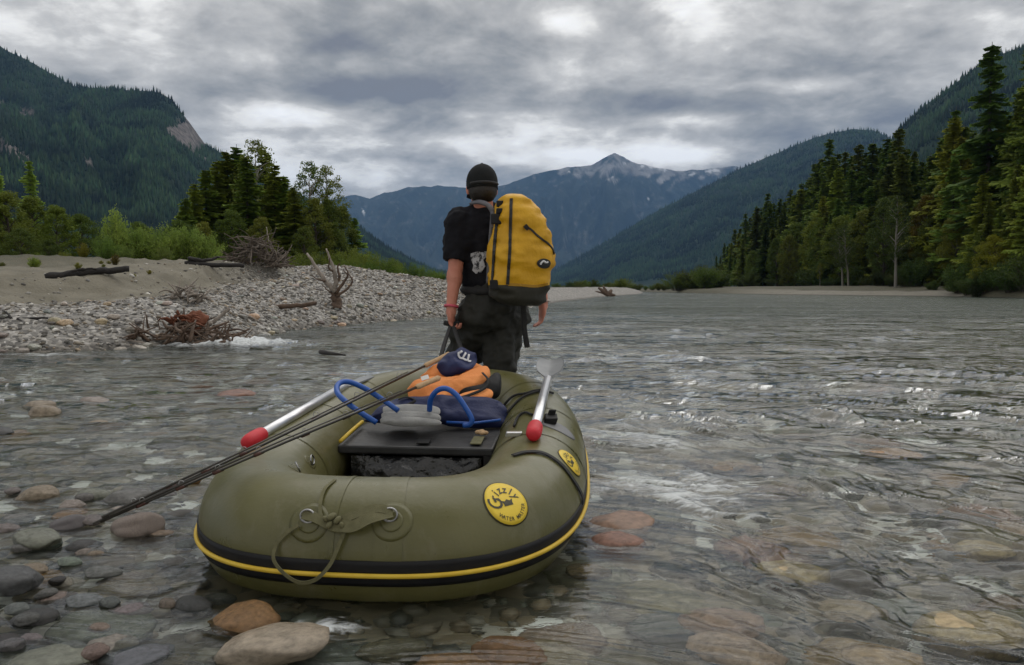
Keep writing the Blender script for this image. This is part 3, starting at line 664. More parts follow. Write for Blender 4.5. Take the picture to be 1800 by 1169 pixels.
def band(name, s0, s1, th0, th1, off, m, parent, ns=240, nt=6, edge=.004):
    V = []; n1 = ns + 1
    prof = [(th0, off - edge)] + [(lerp(th0, th1, k / nt), off) for k in range(nt + 1)] + [(th1, off - edge)]
    for i in range(n1):
        s = lerp(s0, s1, i / ns)
        for th, o_ in prof: V.append(tube_pt(s, th, o_)[0])
    k = len(prof); Fc = [(i * k + j, (i + 1) * k + j, (i + 1) * k + j + 1, i * k + j + 1) for i in range(ns) for j in range(k - 1)]
    me = np_mesh(name, np.array(V), np.array(Fc), [m], smooth=True); return link(name, me, parent)
rub = band('rub_strip', 0, NS, -18.5, 3.5, .004, M_BLK, raft)
pts = [tube_pt(i, -8, .009)[0] for i in range(0, NS)]
MB().tube(pts + [pts[0]], .0075, 8, False).build('piping', M_YEL, rub)
# raft floor and thwart seat
fl = []
for i in range(0, NS, 4): fl.append(Vector(RP_[i]) + Vector((0, 0, -.10)))
MB().add(fl + [v + Vector((0, 0, -.03)) for v in fl], [tuple(range(len(fl))), tuple(range(2 * len(fl) - 1, len(fl) - 1, -1))]).build('floor', M_BLK, raft, False)
rot = Matrix.Rotation(RYAW, 3, 'Z') @ Matrix.Rotation(R(5), 3, 'X')
# seam tapes across the stern and along the side
def seam(x, y, w, th0, th1, name='seam_tape', m=OLIVE, off=.0018):
    s, th = st_of(x, y); return band(name, s - w / 2, s + w / 2, th0, th1, off, m, raft, 3, 40, .002)
seam(690, 870, 3.6, -5, 175); seam(600, 870, .7, 0, 178)
for s_ in (12, 34, 86, 108, 132, 232): band('seam_tape', s_ - 1.5, s_ + 1.5, -5, 185, .0018, OLIVE, raft, 3, 40, .002)
# webbing strap looped round the stern and D-ring patches
def patch(x, y, rad, off, name, m, parent, n=36, squash=1.0):
    s0, t0 = st_of(x, y); k = int(s0) % NS; ds = np.linalg.norm(RP_[(k + 1) % NS] - RP_[k]); r = RR_[k]
    # distance along s on the outer side grows with the bend
    p1 = tube_pt(s0 + .5, t0)[0]; p0 = tube_pt(s0 - .5, t0)[0]; ds = (p1 - p0).length; dth = math.degrees(1 / r)
    V = [tube_pt(s0, t0, off)[0]]; rings = 5
    for q in range(1, rings + 2):
        rr = rad * min(q, rings) / rings; o_ = off if q <= rings else off - .004
        for i in range(n):
            a = 2 * PI * i / n; V.append(tube_pt(s0 + rr * math.cos(a) / ds, t0 + rr * math.sin(a) * squash * dth, o_)[0])
    Fc = [(0, 1 + i, 1 + (i + 1) % n) for i in range(n)]
    for q in range(rings):
        for i in range(n): Fc.append((1 + q * n + i, 1 + (q + 1) * n + i, 1 + (q + 1) * n + (i + 1) % n, 1 + q * n + (i + 1) % n))
    return MB().add(V, Fc).build(name, m, parent), (s0, t0, ds, dth)
def ring(x, y, parent, rad=.022, wire=.0035, tilt=0, roll=0):
    p, n = tube_hit(x, y); t = n.cross(Vector((0, 0, 1))).normalized(); u = t.cross(n)
    c = p + n * .012; pts = [c + (t * math.cos(a) * rad + (u * .75 + n * .45) * math.sin(a) * rad) for a in np.linspace(0, 2 * PI, 21)]
    return MB().tube(pts, wire, 6, False).build('d_ring', M_STEEL, parent)
for (x, y) in ((543, 918), (686, 916)):
    d1, _ = patch(x, y, .06, .0022, 'd_ring_patch', OLIVE, raft); patch(x, y, .033, .0045, 'd_ring_base', OLIVE, d1); ring(x, y - 8, d1)
def strap_path(pxs, off, width, name, m, parent, thick=.0025, sag=None, n=40):
    """flat webbing along photo points lying on the raft tube, lifted by off (list)"""
    P = []; Nn = []
    for (x, y), o_ in zip(pxs, off):
        p, n_ = tube_hit(x, y); P.append(p + n_ * o_); Nn.append(n_)
    C1 = bez(P, n); C2 = bez(Nn, n); V = []; Fc = []
    for i, (p, q) in enumerate(zip(C1, C2)):
        t = (C1[min(i + 1, n)] - C1[max(i - 1, 0)]).normalized(); q = (q - t * q.dot(t)).normalized(); w = t.cross(q) * width / 2
        V += [p - w, p + w, p + w + q * thick, p - w + q * thick]
    for i in range(n):
        for k in range(4): Fc.append((i * 4 + k, i * 4 + (k + 1) % 4, i * 4 + 4 + (k + 1) % 4, i * 4 + 4 + k))
    Fc += [(3, 2, 1, 0), (n * 4, n * 4 + 1, n * 4 + 2, n * 4 + 3)]
    return MB().add(V, Fc).build(name, m, parent, False)
g = strap_path([(536, 907), (560, 915), (585, 926), (608, 932)], [.012, .02, .02, .022], .028, 'grab_strap', M_OWEB, raft)
strap_path([(596, 926), (625, 930), (655, 918), (690, 905)], [.02, .036, .036, .016], .034, 'grab_strap', M_OWEB, raft)
strap_path([(600, 920), (640, 908), (668, 902), (692, 903)], [.018, .03, .03, .014], .026, 'grab_strap', M_OWEB, raft)
b_ = MB()
for (x, y, r_) in ((578, 918, .013), (588, 914, .016), (598, 920, .014), (584, 926, .012), (606, 928, .012)):
    p, n = tube_hit(x, y); b_.ell(p + n * .028, (r_ * 1.1, r_ * .75, r_ * .65), Euler((x, y, 1)).to_matrix(), 10, 7)
b_.build('knot', M_OWEB, raft)
strap_path([(589, 845), (572, 862), (565, 884), (566, 908), (580, 918)], [.002, .006, .008, .01, .02], .011, 'strap_tail', M_OWEB, raft)
strap_path([(530, 925), (505, 940), (489, 958), (488, 980), (508, 1000), (535, 1012), (562, 1008), (584, 990), (596, 965), (610, 935)], [.02, .014, .01, .02, .03, .036, .034, .026, .018, .022], .011, 'strap_loop', M_OWEB, raft, n=70)
# black cinch strap over the right tube with its loose end
strap_path([(902, 803), (925, 797), (955, 799), (985, 818), (1008, 848), (1020, 870), (1026, 886)], [.004] * 7, .020, 'cinch_strap', M_WEB, raft, .004)
# round badges printed on yellow rubber
M_BAD = mat('badge_yellow', (.72, .50, .025), (.82, .60, .05), .45, 14)
M_BRIM = mat('badge_rim', (.03, .028, .01), (.05, .045, .02), .5, 10)
def text_mesh(txt, size, shear=0):
    cu = bpy.data.curves.new('t', 'FONT'); cu.body = txt; cu.size = size; cu.align_x = 'CENTER'; cu.resolution_u = 3; cu.shear = shear; cu.offset = size * .012
    o = bpy.data.objects.new('t', cu); C.objects.link(o); bpy.context.view_layer.update()
    me = bpy.data.meshes.new_from_object(o.evaluated_get(bpy.context.evaluated_depsgraph_get())); 
    V = [tuple(v.co) for v in me.vertices]; Fc = [tuple(p.vertices) for p in me.polygons]
    bpy.data.objects.remove(o); bpy.data.curves.remove(cu); bpy.data.meshes.remove(me); return V, Fc
def badge(x, y, rad, flip=1):
    rim, (s0, t0, ds, dth) = patch(x, y, rad * 1.06, .0025, 'badge', M_BRIM, raft)
    patch(x, y, rad, .0034, 'badge_face', M_BAD, rim)
    def place(V): return [tube_pt(s0 + a * rad / ds, t0 + b * rad * dth, .0048)[0] for a, b in V]
    def arc(txt, size, r0, a0, span, shear=0, up=1):
        mb = MB(); k = len(txt)
        for i, ch in enumerate(txt):
            if ch == ' ': continue
            V, Fc = text_mesh(ch, size, shear); a = a0 - up * (i / (k - 1) - .5) * span; ca, sa = math.cos(a), math.sin(a); sc = 1.0
            if i == 0 and up > 0: sc = 1.5
            Q = []
            for p in V:
                u, w = p[0] * sc, p[1] * sc * 1.15 - (.12 if sc > 1 else 0)
                ux, uy = (sa, -ca) if up > 0 else (-sa, ca)
                rr = r0 + (w if up > 0 else -w)
                Q.append((ca * rr + ux * u, sa * rr + uy * u))
            mb.add(place(Q), Fc)
        mb.build('lettering', M_BRIM, rim, False)
    arc('Grizzly', .5, .40, R(100), R(170), .25)
    arc('WATER MASTER', .2, .84, R(-80), R(110), 0, -1)
    cr = [(-.22, .0), (-.30, .15), (-.13, .09), (0, .17), (.13, .09), (.30, .15), (.22, .0), (.22, -.12), (-.22, -.12)]
    Q = [(a, b - .08) for a, b in cr]
    MB().add(place([(0, -.08)] + Q), [(0, 1 + i, 1 + (i + 1) % len(Q)) for i in range(len(Q))]).build('emblem', M_BRIM, rim, False)
badge(888, 883, .074); badge(1003, 812, .058)
# carrying grip rings and valve inside the left tube, cleats on the right tube
for (x, y) in ((545, 812), (520, 826)):
    p, n = tube_hit(x, y); d1, _ = patch(x, y, .03, .002, 'd_ring_patch', OLIVE, raft); ring(x, y, d1, .02, .003)
p, n = tube_hit(966, 742)
rm = Matrix((Vector((1, 0, 0)), n.cross(Vector((1, 0, 0))).normalized(), n)).transposed()
pad, _ = patch(982, 752, .05, .003, 'cleat_pad', mat('grey_rubber', (.16, .16, .17), (.2, .2, .2), .6), raft, squash=1.6)
cl = MB().box(p + n * .014, (.05, .07, .028), rm); cl.box(p + n * .036 + Vector((0, .02, 0)), (.03, .012, .03), rm); cl.build('oar_lock', M_BLK, raft, False, .004)
p, n = tube_hit(905, 768); cl = MB().box(p + n * .012, (.06, .018, .02), rm); cl.build('buckle', M_ALU, raft, False, .003)
# black cord lashed over the right tube near the oar
for pl in ([(870, 742), (890, 712), (905, 698), (925, 694), (938, 690), (952, 688)], [(893, 728), (915, 704), (935, 694), (955, 690), (972, 694)], [(905, 752), (912, 735), (924, 728), (936, 732)]):
    P = []
    for (x, y) in pl:
        p, n = tube_hit(x, y)
        if p is not None: P.append(p + n * .008)
    MB().tube(bez(P, 20), .0055, 6).build('lashing_cord', M_WEB, raft)
# thwart seat: board across the raft, with its hanging front flap
sp = at(742, 765, 3.22); sx = Vector((math.cos(RYAW), math.sin(RYAW), 0)); sy = Vector((-math.sin(RYAW), math.cos(RYAW), 0))
zs = .285
def seat_pt(a, b, z): c = Vector((RC.x, RC.y, 0)); return c + sx * a + sy * b + Vector((0, 0, z))
q0, q1, w_ = -.08, .33, .32
V = [seat_pt(-w_, q0, zs), seat_pt(w_, q0, zs), seat_pt(w_, q1, zs + .035), seat_pt(-w_, q1, zs + .035)]
seat = MB().add([v for v in V] + [v - Vector((0, 0, .035)) for v in V], ((0, 1, 2, 3), (7, 6, 5, 4), (0, 4, 5, 1), (1, 5, 6, 2), (2, 6, 7, 3), (3, 7, 4, 0))).build('seat', M_BOARD, raft, False, .008)
MB().box(seat_pt(.03, -.03, zs + .0145), (.05, .07, .004), Matrix.Rotation(RYAW, 3, 'Z') @ Matrix.Rotation(R(5.2), 3, 'X')).build('label_patch', M_BLK, seat, False)
MB().box(seat_pt(.245, -.0, zs + .0165), (.045, .11, .004), Matrix.Rotation(RYAW, 3, 'Z') @ Matrix.Rotation(R(5.2), 3, 'X')).build('seat_strap', M_OWEB, seat, False)
yp = [tube_pt(*st_of(x, y), .01)[0] for x, y in ((604, 768), (620, 752), (636, 738))]
MB().tube([seat_pt(-.30, -.10, zs + .02), seat_pt(-.302, .05, zs + .035), seat_pt(-.30, .2, zs + .05)], .008, 8).build('yellow_rod', M_YEL, raft)
# shiny black bag stowed under the seat
M_PLA = mat('black_plastic_film', (.008, .008, .009), (.015, .015, .016), .16, 4, bump=.02, bscale=14, spec=.7)
uu_ = np.linspace(-.27, .27, 60); vv_ = np.linspace(0, 1, 26); V = []
for a in uu_:
    for v in vv_:
        bulge = .05 * math.sin(PI * v) * (1 - (a / .28) ** 4)
        V.append(tuple(seat_pt(a, q0 + .02 - bulge, zs - .045 - v * .2)))
V = np.array(V); nn = fbm3(V * 11, 4, 3) - .5; V[:, 1] -= nn * .05; V[:, 2] += nn * .02
bagf = grid_faces(60, 26); nb = len(V); V2 = V.copy(); V2[:, 1] += .25
bag = link('stowed_bag', np_mesh('stowed_bag', np.vstack([V, V2]), np.vstack([bagf, bagf[:, ::-1] + nb]), [M_PLA], smooth=True))
tag(bag, 'shiny black plastic bag stowed under the raft seat', 'bag')

# ------------------------------------------------------------------ oars
M_RED = mat('red_foam_grip', (.50, .012, .022), (.62, .02, .035), .55, 20, bump=.001, bscale=80)
def oar(grip, tip, blade_px, label, blade_len=.30, blade_w=.085, tilt=0, roll=0):
    g0, g1 = grip; ax = (tip - g1).normalized()
    t = empty('oar', g0); tag(t, label, 'oar', 'oars lashed along the raft')
    MB().tube([g1 - ax * .012, g1 - ax * .01, tip], [.016, .0195, .0195], 16).build('shaft', M_ALU, t)
    L_ = .125; pr = [(0, .014), (.008, .024), (.03, .029), (.07, .030), (.105, .029), (.12, .026), (.125, .021)]
    MB().tube([g1 - ax * (L_ - a) for a, r in pr], [r for a, r in pr], 18).build('grip', M_RED, t)
    MB().tube([g1 + ax * .3, g1 + ax * .33], [.019, .019], 14).build('collar', M_BLK, t)
    sd = ax.cross(Vector((0, 0, 1))).normalized(); up = sd.cross(ax)
    if roll == 'edge':      # feathered: the blade stands edge-on to the viewer
        v_ = (tip - Vector((0, 0, CAMZ))).normalized(); sd = Matrix.Rotation(R(14), 3, ax) @ (v_ - ax * v_.dot(ax)).normalized(); up = sd.cross(ax)
    bx_ = (ax + up * tilt).normalized(); up = sd.cross(bx_)
    V = []; prof = [(0, .017, 0), (.05, .038, .0), (.10, .058, .002), (.18, .068, .006), (.25, .066, .012), (.29, .055, .016), (.30, .042, .017)]
    n = 8
    for (a, w, lift) in prof:
        for k in range(-n, n + 1):
            x = k / n; V.append(tip + bx_ * (a * blade_len / .3) + sd * (x * w) + up * (lift + .014 * abs(x) ** 1.5))
    m_ = 2 * n + 1; b0 = len(V); V += [v - up * .006 for v in V]; Fc = []
    for i in range(len(prof) - 1):
        for k in range(m_ - 1):
            a = i * m_ + k; Fc.append((a, a + 1, a + m_ + 1, a + m_)); Fc.append((b0 + a + m_, b0 + a + m_ + 1, b0 + a + 1, b0 + a))
    edge = [i * m_ for i in range(len(prof))] + [(len(prof) - 1) * m_ + k for k in range(1, m_)] + [i * m_ + m_ - 1 for i in range(len(prof) - 2, -1, -1)]
    for a, b in zip(edge, edge[1:]): Fc.append((a, b0 + a, b0 + b, b))
    MB().add(V, Fc).build('blade', mat('grey_oar_plastic', (.19, .20, .21), (.27, .28, .29), .45, 9), t)
    return t
p0, n0 = tube_hit(938, 790); p1, n1 = tube_hit(941, 762); p2, n2 = tube_hit(958, 682)
gA = p1 + n1 * .032; tA = p2 + n2 * .045
oar((p0, gA), tA, None, 'silver oar with red grip resting on the right tube, blade towards the man', .25, .085, .07)
pl, nl = tube_hit(462, 762)
gL = at(462, 762, 3.02); tL = at(607, 678, 3.75)
oar((at(418, 775, 2.9), gL), tL, None, 'silver oar with red grip sticking out along the left tube', .26, roll='edge')

# ------------------------------------------------------------------ fishing rods
M_ROD = mat('dark_rod_blank', (.02, .017, .012), (.035, .03, .022), .3, 30)
M_CORK = mat('cork', (.42, .27, .14), (.55, .38, .22), .8, 60, bump=.001, bscale=160)
M_WRAP = mat('red_thread_wrap', (.06, .02, .012), (.09, .03, .02), .5, 60)
def rod(butt, mid, tip, corklen, label, seed):
    ax = (mid - butt).normalized()
    t = empty('fishing_rod', butt); tag(t, label, 'fishing rod', 'fishing rods across the raft')
    c1 = butt + ax * corklen
    MB().tube([butt, butt + ax * .01, butt + ax * corklen * .5, c1 - ax * .02, c1], [.009, .013, .0115, .0125, .008], 12).build('cork_grip', M_CORK, t)
    MB().tube([c1, c1.lerp(mid, .5), mid, mid.lerp(tip, .5), tip], [.0062, .0056, .005, .0042, .0035], 8).build('blank', M_ROD, t)
    up = Vector((0, 0, 1))
    # the second section lashed alongside
    off = Vector((.01, -.012, .016)); MB().tube([c1.lerp(mid, .15) + off, mid + off, tip.lerp(mid, .04) + off * .6], [.002, .003, .0042], 6).build('tip_section', M_ROD, t)
    for f in (.12, .3, .45, .58, .7, .8, .9):
        P = c1.lerp(tip, f) if f < .5 else mid.lerp(tip, (f - .5) * 2)
        r_ = .012 - .005 * f; c = P + up * (r_ + .004)
        MB().tube([c + Vector((r_ * math.cos(a), 0, r_ * math.sin(a))) for a in np.linspace(0, 2 * PI, 13)], .0013, 5, False).build('guide', M_STEEL, t)
        MB().tube([P - ax * .02, P + ax * .02], .0064, 7).build('thread_wrap', M_WRAP, t)
    return t
tb = at(790, 622, 3.95)
rod(tb, at(470, 778, 2.70), at(163, 921, 2.18), .26, 'fishing rod with the higher, farther cork grip, lying across the raft', 1)
rod(at(772, 664, 3.55), at(500, 778, 2.62), at(176, 918, 2.20), .20, 'fishing rod with the lower, nearer cork grip, lying across the raft', 2)

# ------------------------------------------------------------------ gear piled in the bow
M_ORG = mat('orange_nylon', (.78, .25, .06), (.85, .32, .09), .7, 5, bump=.002, bscale=120)
M_NAVY = mat('navy_nylon', (.008, .014, .065), (.014, .024, .10), .6, 6, bump=.002, bscale=90)
M_GREYC = mat('grey_cloth', (.24, .24, .235), (.36, .36, .35), .85, 8, bump=.002, bscale=120)
M_BLUE = mat('blue_hose', (.01, .075, .34), (.015, .10, .42), .35, 8)
GN = Vector((0, -.62, .78)).normalized(); GP = at(780, 700, 3.56)
nb_ = pillow('duffel_bag', [(640, 742), (690, 706), (760, 700), (850, 702), (888, 715), (892, 735), (884, 750), (830, 752), (760, 748), (690, 748)], at(800, 742, 3.46), (0, -.75, .66), .055, M_NAVY, None, .022, 3)
tag(nb_, 'navy blue nylon bag lying on the raft seat under the life vest', 'bag')
MB().tube([at(785, 742, 3.36), at(830, 744, 3.355), at(880, 738, 3.37)], .006, 6, True).build('zip', M_BLUE, nb_)
vest = empty('life_vest', GP); tag(vest, 'orange life vest thrown on the gear in the bow', 'life vest')
pillow('front_panel', [(716, 690), (735, 672), (770, 664), (812, 664), (838, 650), (856, 644), (862, 660), (852, 678), (826, 690), (800, 696), (775, 706), (748, 712), (722, 704)], GP, GN, .036, M_ORG, vest, .02, 5)
pillow('back_panel', [(738, 664), (760, 646), (790, 640), (830, 638), (852, 646), (838, 662), (800, 672), (760, 674)], GP + Vector((0, .10, .02)), GN, .035, M_ORG, vest, .022, 8)
pillow('side_panel', [(780, 706), (820, 690), (852, 684), (866, 690), (862, 702), (830, 708), (800, 716)], GP + Vector((0, -.03, 0)), GN, .022, M_ORG, vest, .014, 12)
pillow('lining', [(800, 700), (840, 690), (868, 664), (880, 660), (880, 690), (866, 702), (830, 708)], GP + Vector((0, .02, -.01)), GN, .05, M_BLK, vest, .01, 15)
for pl in ([(848, 655), (858, 668), (852, 682), (826, 694), (800, 702)], [(700, 702), (715, 698), (730, 704), (716, 712)]):
    MB().tube(bez([onplane(x, y, GP + Vector((0, -.06, .01)), GN) for x, y in pl], 24), .007, 6, True, .4).build('strap', M_WEB, vest)
MB().box(onplane(747, 664, GP + Vector((0, -.075, .03)), GN), (.035, .003, .022), Matrix.Rotation(R(-38), 3, 'X') @ Matrix.Rotation(R(-20), 3, 'Y')).build('size_label', mat('white_tape', (.75, .72, .70), (.8, .78, .76), .7), vest, False)
cap_ = pillow('rolled_jacket', [(768, 650), (774, 628), (790, 616), (812, 612), (834, 622), (838, 640), (826, 656), (800, 662), (780, 661)], GP + Vector((0, .10, .05)), (0, -.8, .6), .045, M_NAVY, None, .034, 21)
tag(cap_, 'navy cloth bundle with white print on top of the life vest', 'jacket')
M_PRINT = mat('white_print', (.62, .62, .64), (.72, .72, .74), .8, 30)
# white print: follow the bundle surface
CB = BVHTree.FromPolygons([tuple(v.co) for v in cap_.data.vertices], [tuple(p.vertices) for p in cap_.data.polygons])
def surf_strip(bvh, pl, w, name, m, parent, off=.003, n=24, miss=None):
    P = []; NN = []
    pl = [(q.x, q.y) for q in bez([Vector((a_, b_, 0)) for a_, b_ in pl], n)]
    for (x, y) in pl:
        h = bvh.ray_cast(Vector((0, 0, CAMZ)), ray(x, y).normalized())
        if h[0] is not None: P.append(h[0] + h[1] * off * (1 if h[1].dot(ray(x, y)) < 0 else -1)); NN.append(h[1] if h[1].dot(ray(x, y)) < 0 else -h[1])
    if len(P) < 2: return None
    A = bez(P, n); B = bez(NN, n); V = []; Fc = []
    for i, (p, q) in enumerate(zip(A, B)):
        t = (A[min(i + 1, n)] - A[max(i - 1, 0)]).normalized(); q = q.normalized(); s_ = t.cross(q).normalized() * w / 2; e = q * off * .8
        V += [p - s_ - e, p - s_ + e, p + s_ + e, p + s_ - e]
    for i in range(n):
        for k in range(4): Fc.append((i * 4 + k, i * 4 + 4 + k, i * 4 + 4 + (k + 1) % 4, i * 4 + (k + 1) % 4))
    Fc += [(0, 1, 2, 3), (n * 4 + 3, n * 4 + 2, n * 4 + 1, n * 4)]
    return MB().add(V, Fc).build(name, m, parent, False)
for pl in ([(812, 618), (806, 622), (808, 629), (814, 631)], [(818, 621), (814, 630), (820, 634)], [(824, 624), (822, 634), (828, 636)]):
    surf_strip(CB, pl, .009, 'print', M_PRINT, cap_, .003)
gc = empty('folded_cloth', at(722, 740, 3.30)); tag(gc, 'folded grey cloth lying on the black seat', 'cloth')
for k, (y0, y1) in enumerate(((738, 748), (728, 741), (716, 732))):
    x0, x1 = 668 + k * 2, 774 - k
    pillow('fold', [(x0, y0 + 3), (x0 + 4, y0 - 1), (x0 + 40, y0 - 3), (x1 - 20, y0), (x1, y0 + 3), (x1 - 3, y1), (x1 - 45, y1 + 2), (x0 + 25, y1), (x0 + 4, y1 - 2)], at(722, 740, 3.32 + .03 * k), (0, -.55, .83), .022, M_GREYC, gc, .008, 33 + k)
hz = empty('air_hose', at(755, 720, 3.4)); tag(hz, 'blue hose arching over the navy bag at the middle of the raft', 'hose')
MB().tube(bez([at(755, 722, 3.36), at(757, 702, 3.34), at(768, 687, 3.33), at(784, 683, 3.32), at(802, 694, 3.31), at(818, 716, 3.30), at(829, 736, 3.29), at(826, 746, 3.29), at(815, 748, 3.30)], 40), .0115, 12).build('hose', M_BLUE, hz)
hz = empty('air_hose', at(600, 690, 3.3)); tag(hz, 'blue hose looping over the left tube under the rods', 'hose')
MB().tube(bez([at(700, 722, 3.32), at(672, 702, 3.34), at(640, 682, 3.34), at(612, 671, 3.32), at(595, 675, 3.28), at(593, 690, 3.22), at(608, 706, 3.18), at(632, 724, 3.16), at(662, 743, 3.16)], 44), .0115, 12).build('hose', M_BLUE, hz)
# small rope and shell-like tags on the seat edge
kn = empty('rope_knot', seat_pt(.25, .06, zs + .03)); tag(kn, 'small pale rope knot at the right end of the seat', 'rope')
mb = MB()
for a, b, r_ in ((.235, .08, .014), (.25, .085, .017), (.268, .07, .013), (.255, .06, .012)): mb.ell(seat_pt(a, b, zs + .035), (r_, r_ * .8, r_ * .7), None, 8, 6)
mb.build('knot', M_CORK, kn)
# ------------------------------------------------------------------ the man
M_SKIN = mat('skin', (.50, .185, .125), (.60, .26, .185), .5, 14, bump=.0006, bscale=150, spec=.4)
M_SHIRT = mat('black_cotton', (.008, .008, .011), (.014, .014, .018), .9, 10, bump=.003, bscale=25, spec=.2)
M_TROU = mat('dark_olive_waders', (.009, .0095, .007), (.017, .017, .012), .75, 7, bump=.004, bscale=18)
M_CAP = mat('black_cap_cloth', (.008, .009, .010), (.016, .018, .018), .85, 12, bump=.001, bscale=120, spec=.2)
M_HAIR = mat('dark_hair', (.008, .006, .005), (.02, .014, .01), .5, 60, bump=.003, bscale=90)
D = 4.52
def J(x, y, dd=0.0): return at(x, y, D + dd)
head = J(847, 327, -.02)
neck0 = J(849, 372, 0); neck1 = J(848, 345, -.01)
shL, shR = J(806, 388, -.04), J(899, 386, .14)
elL, wrL = J(801, 470, -.06), J(793, 540, -.10)
elR, wrR = J(948, 475, .26), J(955, 530, .24)
chest = J(852, 415, .05); belly = J(857, 480, .05); pelvis = J(866, 532, .04)
hipL, hipR = J(842, 548, -.02), J(893, 550, .08)
knL, anL = J(812, 632, .14), J(806, 715, .02)
knR, anR = J(878, 640, -.03), J(872, 728, .02)
person = empty('person', (hipL.x, D, -.12)); tag(person, 'man in black cap and T-shirt wading away from the camera, towing the raft', 'person')
def hand(mb, wr, d_, side, palm_n, curl, knuckle_w):
    """palm and five fingers; d_ = pointing direction, side = thumb direction, palm_n = palm normal"""
    d_ = d_.normalized(); side = (side - d_ * side.dot(d_)).normalized(); n_ = (palm_n - d_ * palm_n.dot(d_) - side * palm_n.dot(side)).normalized()
    rotm = Matrix((side, n_, d_)).transposed()
    mb.ell(wr + d_ * .05, (.042, .019, .052), rotm, 12, 8, .85)
    mb.cap(wr - d_ * .02, .026, wr + d_ * .03, .03)
    for k, (o_, L_, r_) in enumerate(((.030, .080, .0092), (.0105, .088, .0096), (-.0095, .082, .0092), (-.029, .066, .0082))):
        p = wr + d_ * .088 + side * o_; a = curl[0]; dirv = d_
        for q, fr in enumerate((.44, .31, .25)):
            ang = curl[q]; ax = side; dirv = Matrix.Rotation(R(ang), 3, ax) @ dirv
            p2 = p + dirv * L_ * fr; mb.cap(p, r_ * (1 - .1 * q), p2, r_ * (.9 - .1 * q), 10); p = p2
    p = wr + d_ * .025 + side * .034; dirv = (d_ * .75 + side * .55 + n_ * .35 * (1 if curl[0] > 0 else -1) * 0).normalized()
    for q, (L_, r_) in enumerate(((.042, .0125), (.034, .0108), (.026, .0095))):
        p2 = p + dirv * L_; mb.cap(p, r_, p2, r_ * .9, 10); p = p2; dirv = (dirv * .85 - side * .38).normalized()
b = MB()
# head: skull, jaw, ears, nose; he looks ahead and a little to the left
fw = Vector((-.22, .97, -.10)).normalized(); rt = Vector((.97, .22, 0)).normalized(); upv = rt.cross(fw)
HR = Matrix((rt, fw, upv)).transposed()
b.ell(head + HR @ Vector((0, -.005, .02)), (.076, .097, .098), HR, 18, 14)
b.ell(head + HR @ Vector((0, .035, -.065)), (.056, .062, .062), HR, 14, 10)
b.ell(head + HR @ Vector((0, .105, -.025)), (.012, .02, .018), HR, 10, 8)
b.ell(head + HR @ Vector((0, .09, -.075)), (.024, .014, .010), HR, 10, 8)
for s_ in (-1, 1):
    b.ell(head + HR @ Vector((.080 * s_, -.004, -.022)), (.010, .02, .032), HR @ Matrix.Rotation(R(-18 * s_), 3, 'Z'), 10, 8)
    b.ell(head + HR @ Vector((.03 * s_, .088, -.002)), (.013, .01, .009), HR, 8, 6)
b.cap(neck0, .062, head + HR @ Vector((0, -.01, -.06)), .056)
# trunk under the shirt, shoulders and arms
b.cap(pelvis, .12, belly, .115); b.cap(belly, .115, chest, .125); b.cap(chest, .12, neck0, .07)
b.cap(shL, .058, shR, .058)
b.cap(shL, .056, elL, .043); b.cap(elL, .043, wrL, .028)
b.ell(elL.lerp(wrL, .25), (.046, .046, .08), None, 12, 8)
b.cap(shR, .056, elR, .043); b.cap(elR, .043, wrR, .028)
b.cap(hipL, .088, knL, .06); b.cap(knL, .055, anL, .04); b.cap(hipR, .088, knR, .06); b.cap(knR, .055, anR, .04)
for an in (anL, anR): b.cap(an + Vector((0, -.04, -.05)), .04, an + Vector((-.03, .16, -.06)), .035)
hand(b, wrL, Vector((.0, .02, -1)), Vector((.15, 1, 0)), Vector((1, -.1, 0)), (-35, -70, -60), 1)
hand(b, wrR, Vector((-.05, .06, -1)), Vector((-.2, 1, 0)), Vector((-1, -.2, 0)), (14, 30, 26), 1)
body = b.build('body', M_SKIN, person)
def remesh(o, vox, smooth_it=4, fac=.5):
    r = o.modifiers.new('remesh', 'REMESH'); r.mode = 'VOXEL'; r.voxel_size = vox; r.use_smooth_shade = True
    s_ = o.modifiers.new('smooth', 'SMOOTH'); s_.factor = fac; s_.iterations = smooth_it
def folds(o, size, strength):
    t = bpy.data.textures.new('folds', 'CLOUDS'); t.noise_scale = size; t.noise_depth = 2
    d = o.modifiers.new('folds', 'DISPLACE'); d.texture = t; d.texture_coords = 'GLOBAL'; d.strength = strength; d.mid_level = .5
remesh(body, .0055, 3)
# hair at the nape and round the ears
h = MB(); h.ell(head + HR @ Vector((0, -.022, -.022)), (.083, .085, .085), HR, 18, 12); ho = h.build('hair', M_HAIR, person); folds(ho, .02, .008)
# T-shirt
t = MB()
t.cap(J(863, 512, .05), .150, belly, .150, 24, flat0=True); t.cap(belly, .150, chest, .155, 20); t.cap(chest, .15, J(850, 378, .02), .09, 20)
t.ell(chest + Vector((.01, -.02, .02)), (.20, .135, .17), Matrix.Rotation(R(20), 3, 'Z'), 20, 14)
t.cap(shL, .072, shR, .072); t.cap(neck0 + Vector((0, 0, -.03)), .085, neck0 + Vector((0, 0, .015)), .072, 16, flat1=True)
sl0 = shL + (shL - elL).normalized() * .0; slE = shL.lerp(elL, .86)
t.cap(shL, .078, slE, .073, 18, flat1=True); t.cap(shR, .078, shR.lerp(elR, .72), .075, 18, flat1=True)
t.ell(shL.lerp(chest, .35) + Vector((.0, 0, -.06)), (.10, .10, .14), None, 14, 10)
ts = t.build('t_shirt', M_SHIRT, person); remesh(ts, .008, 4); folds(ts, .07, .04)
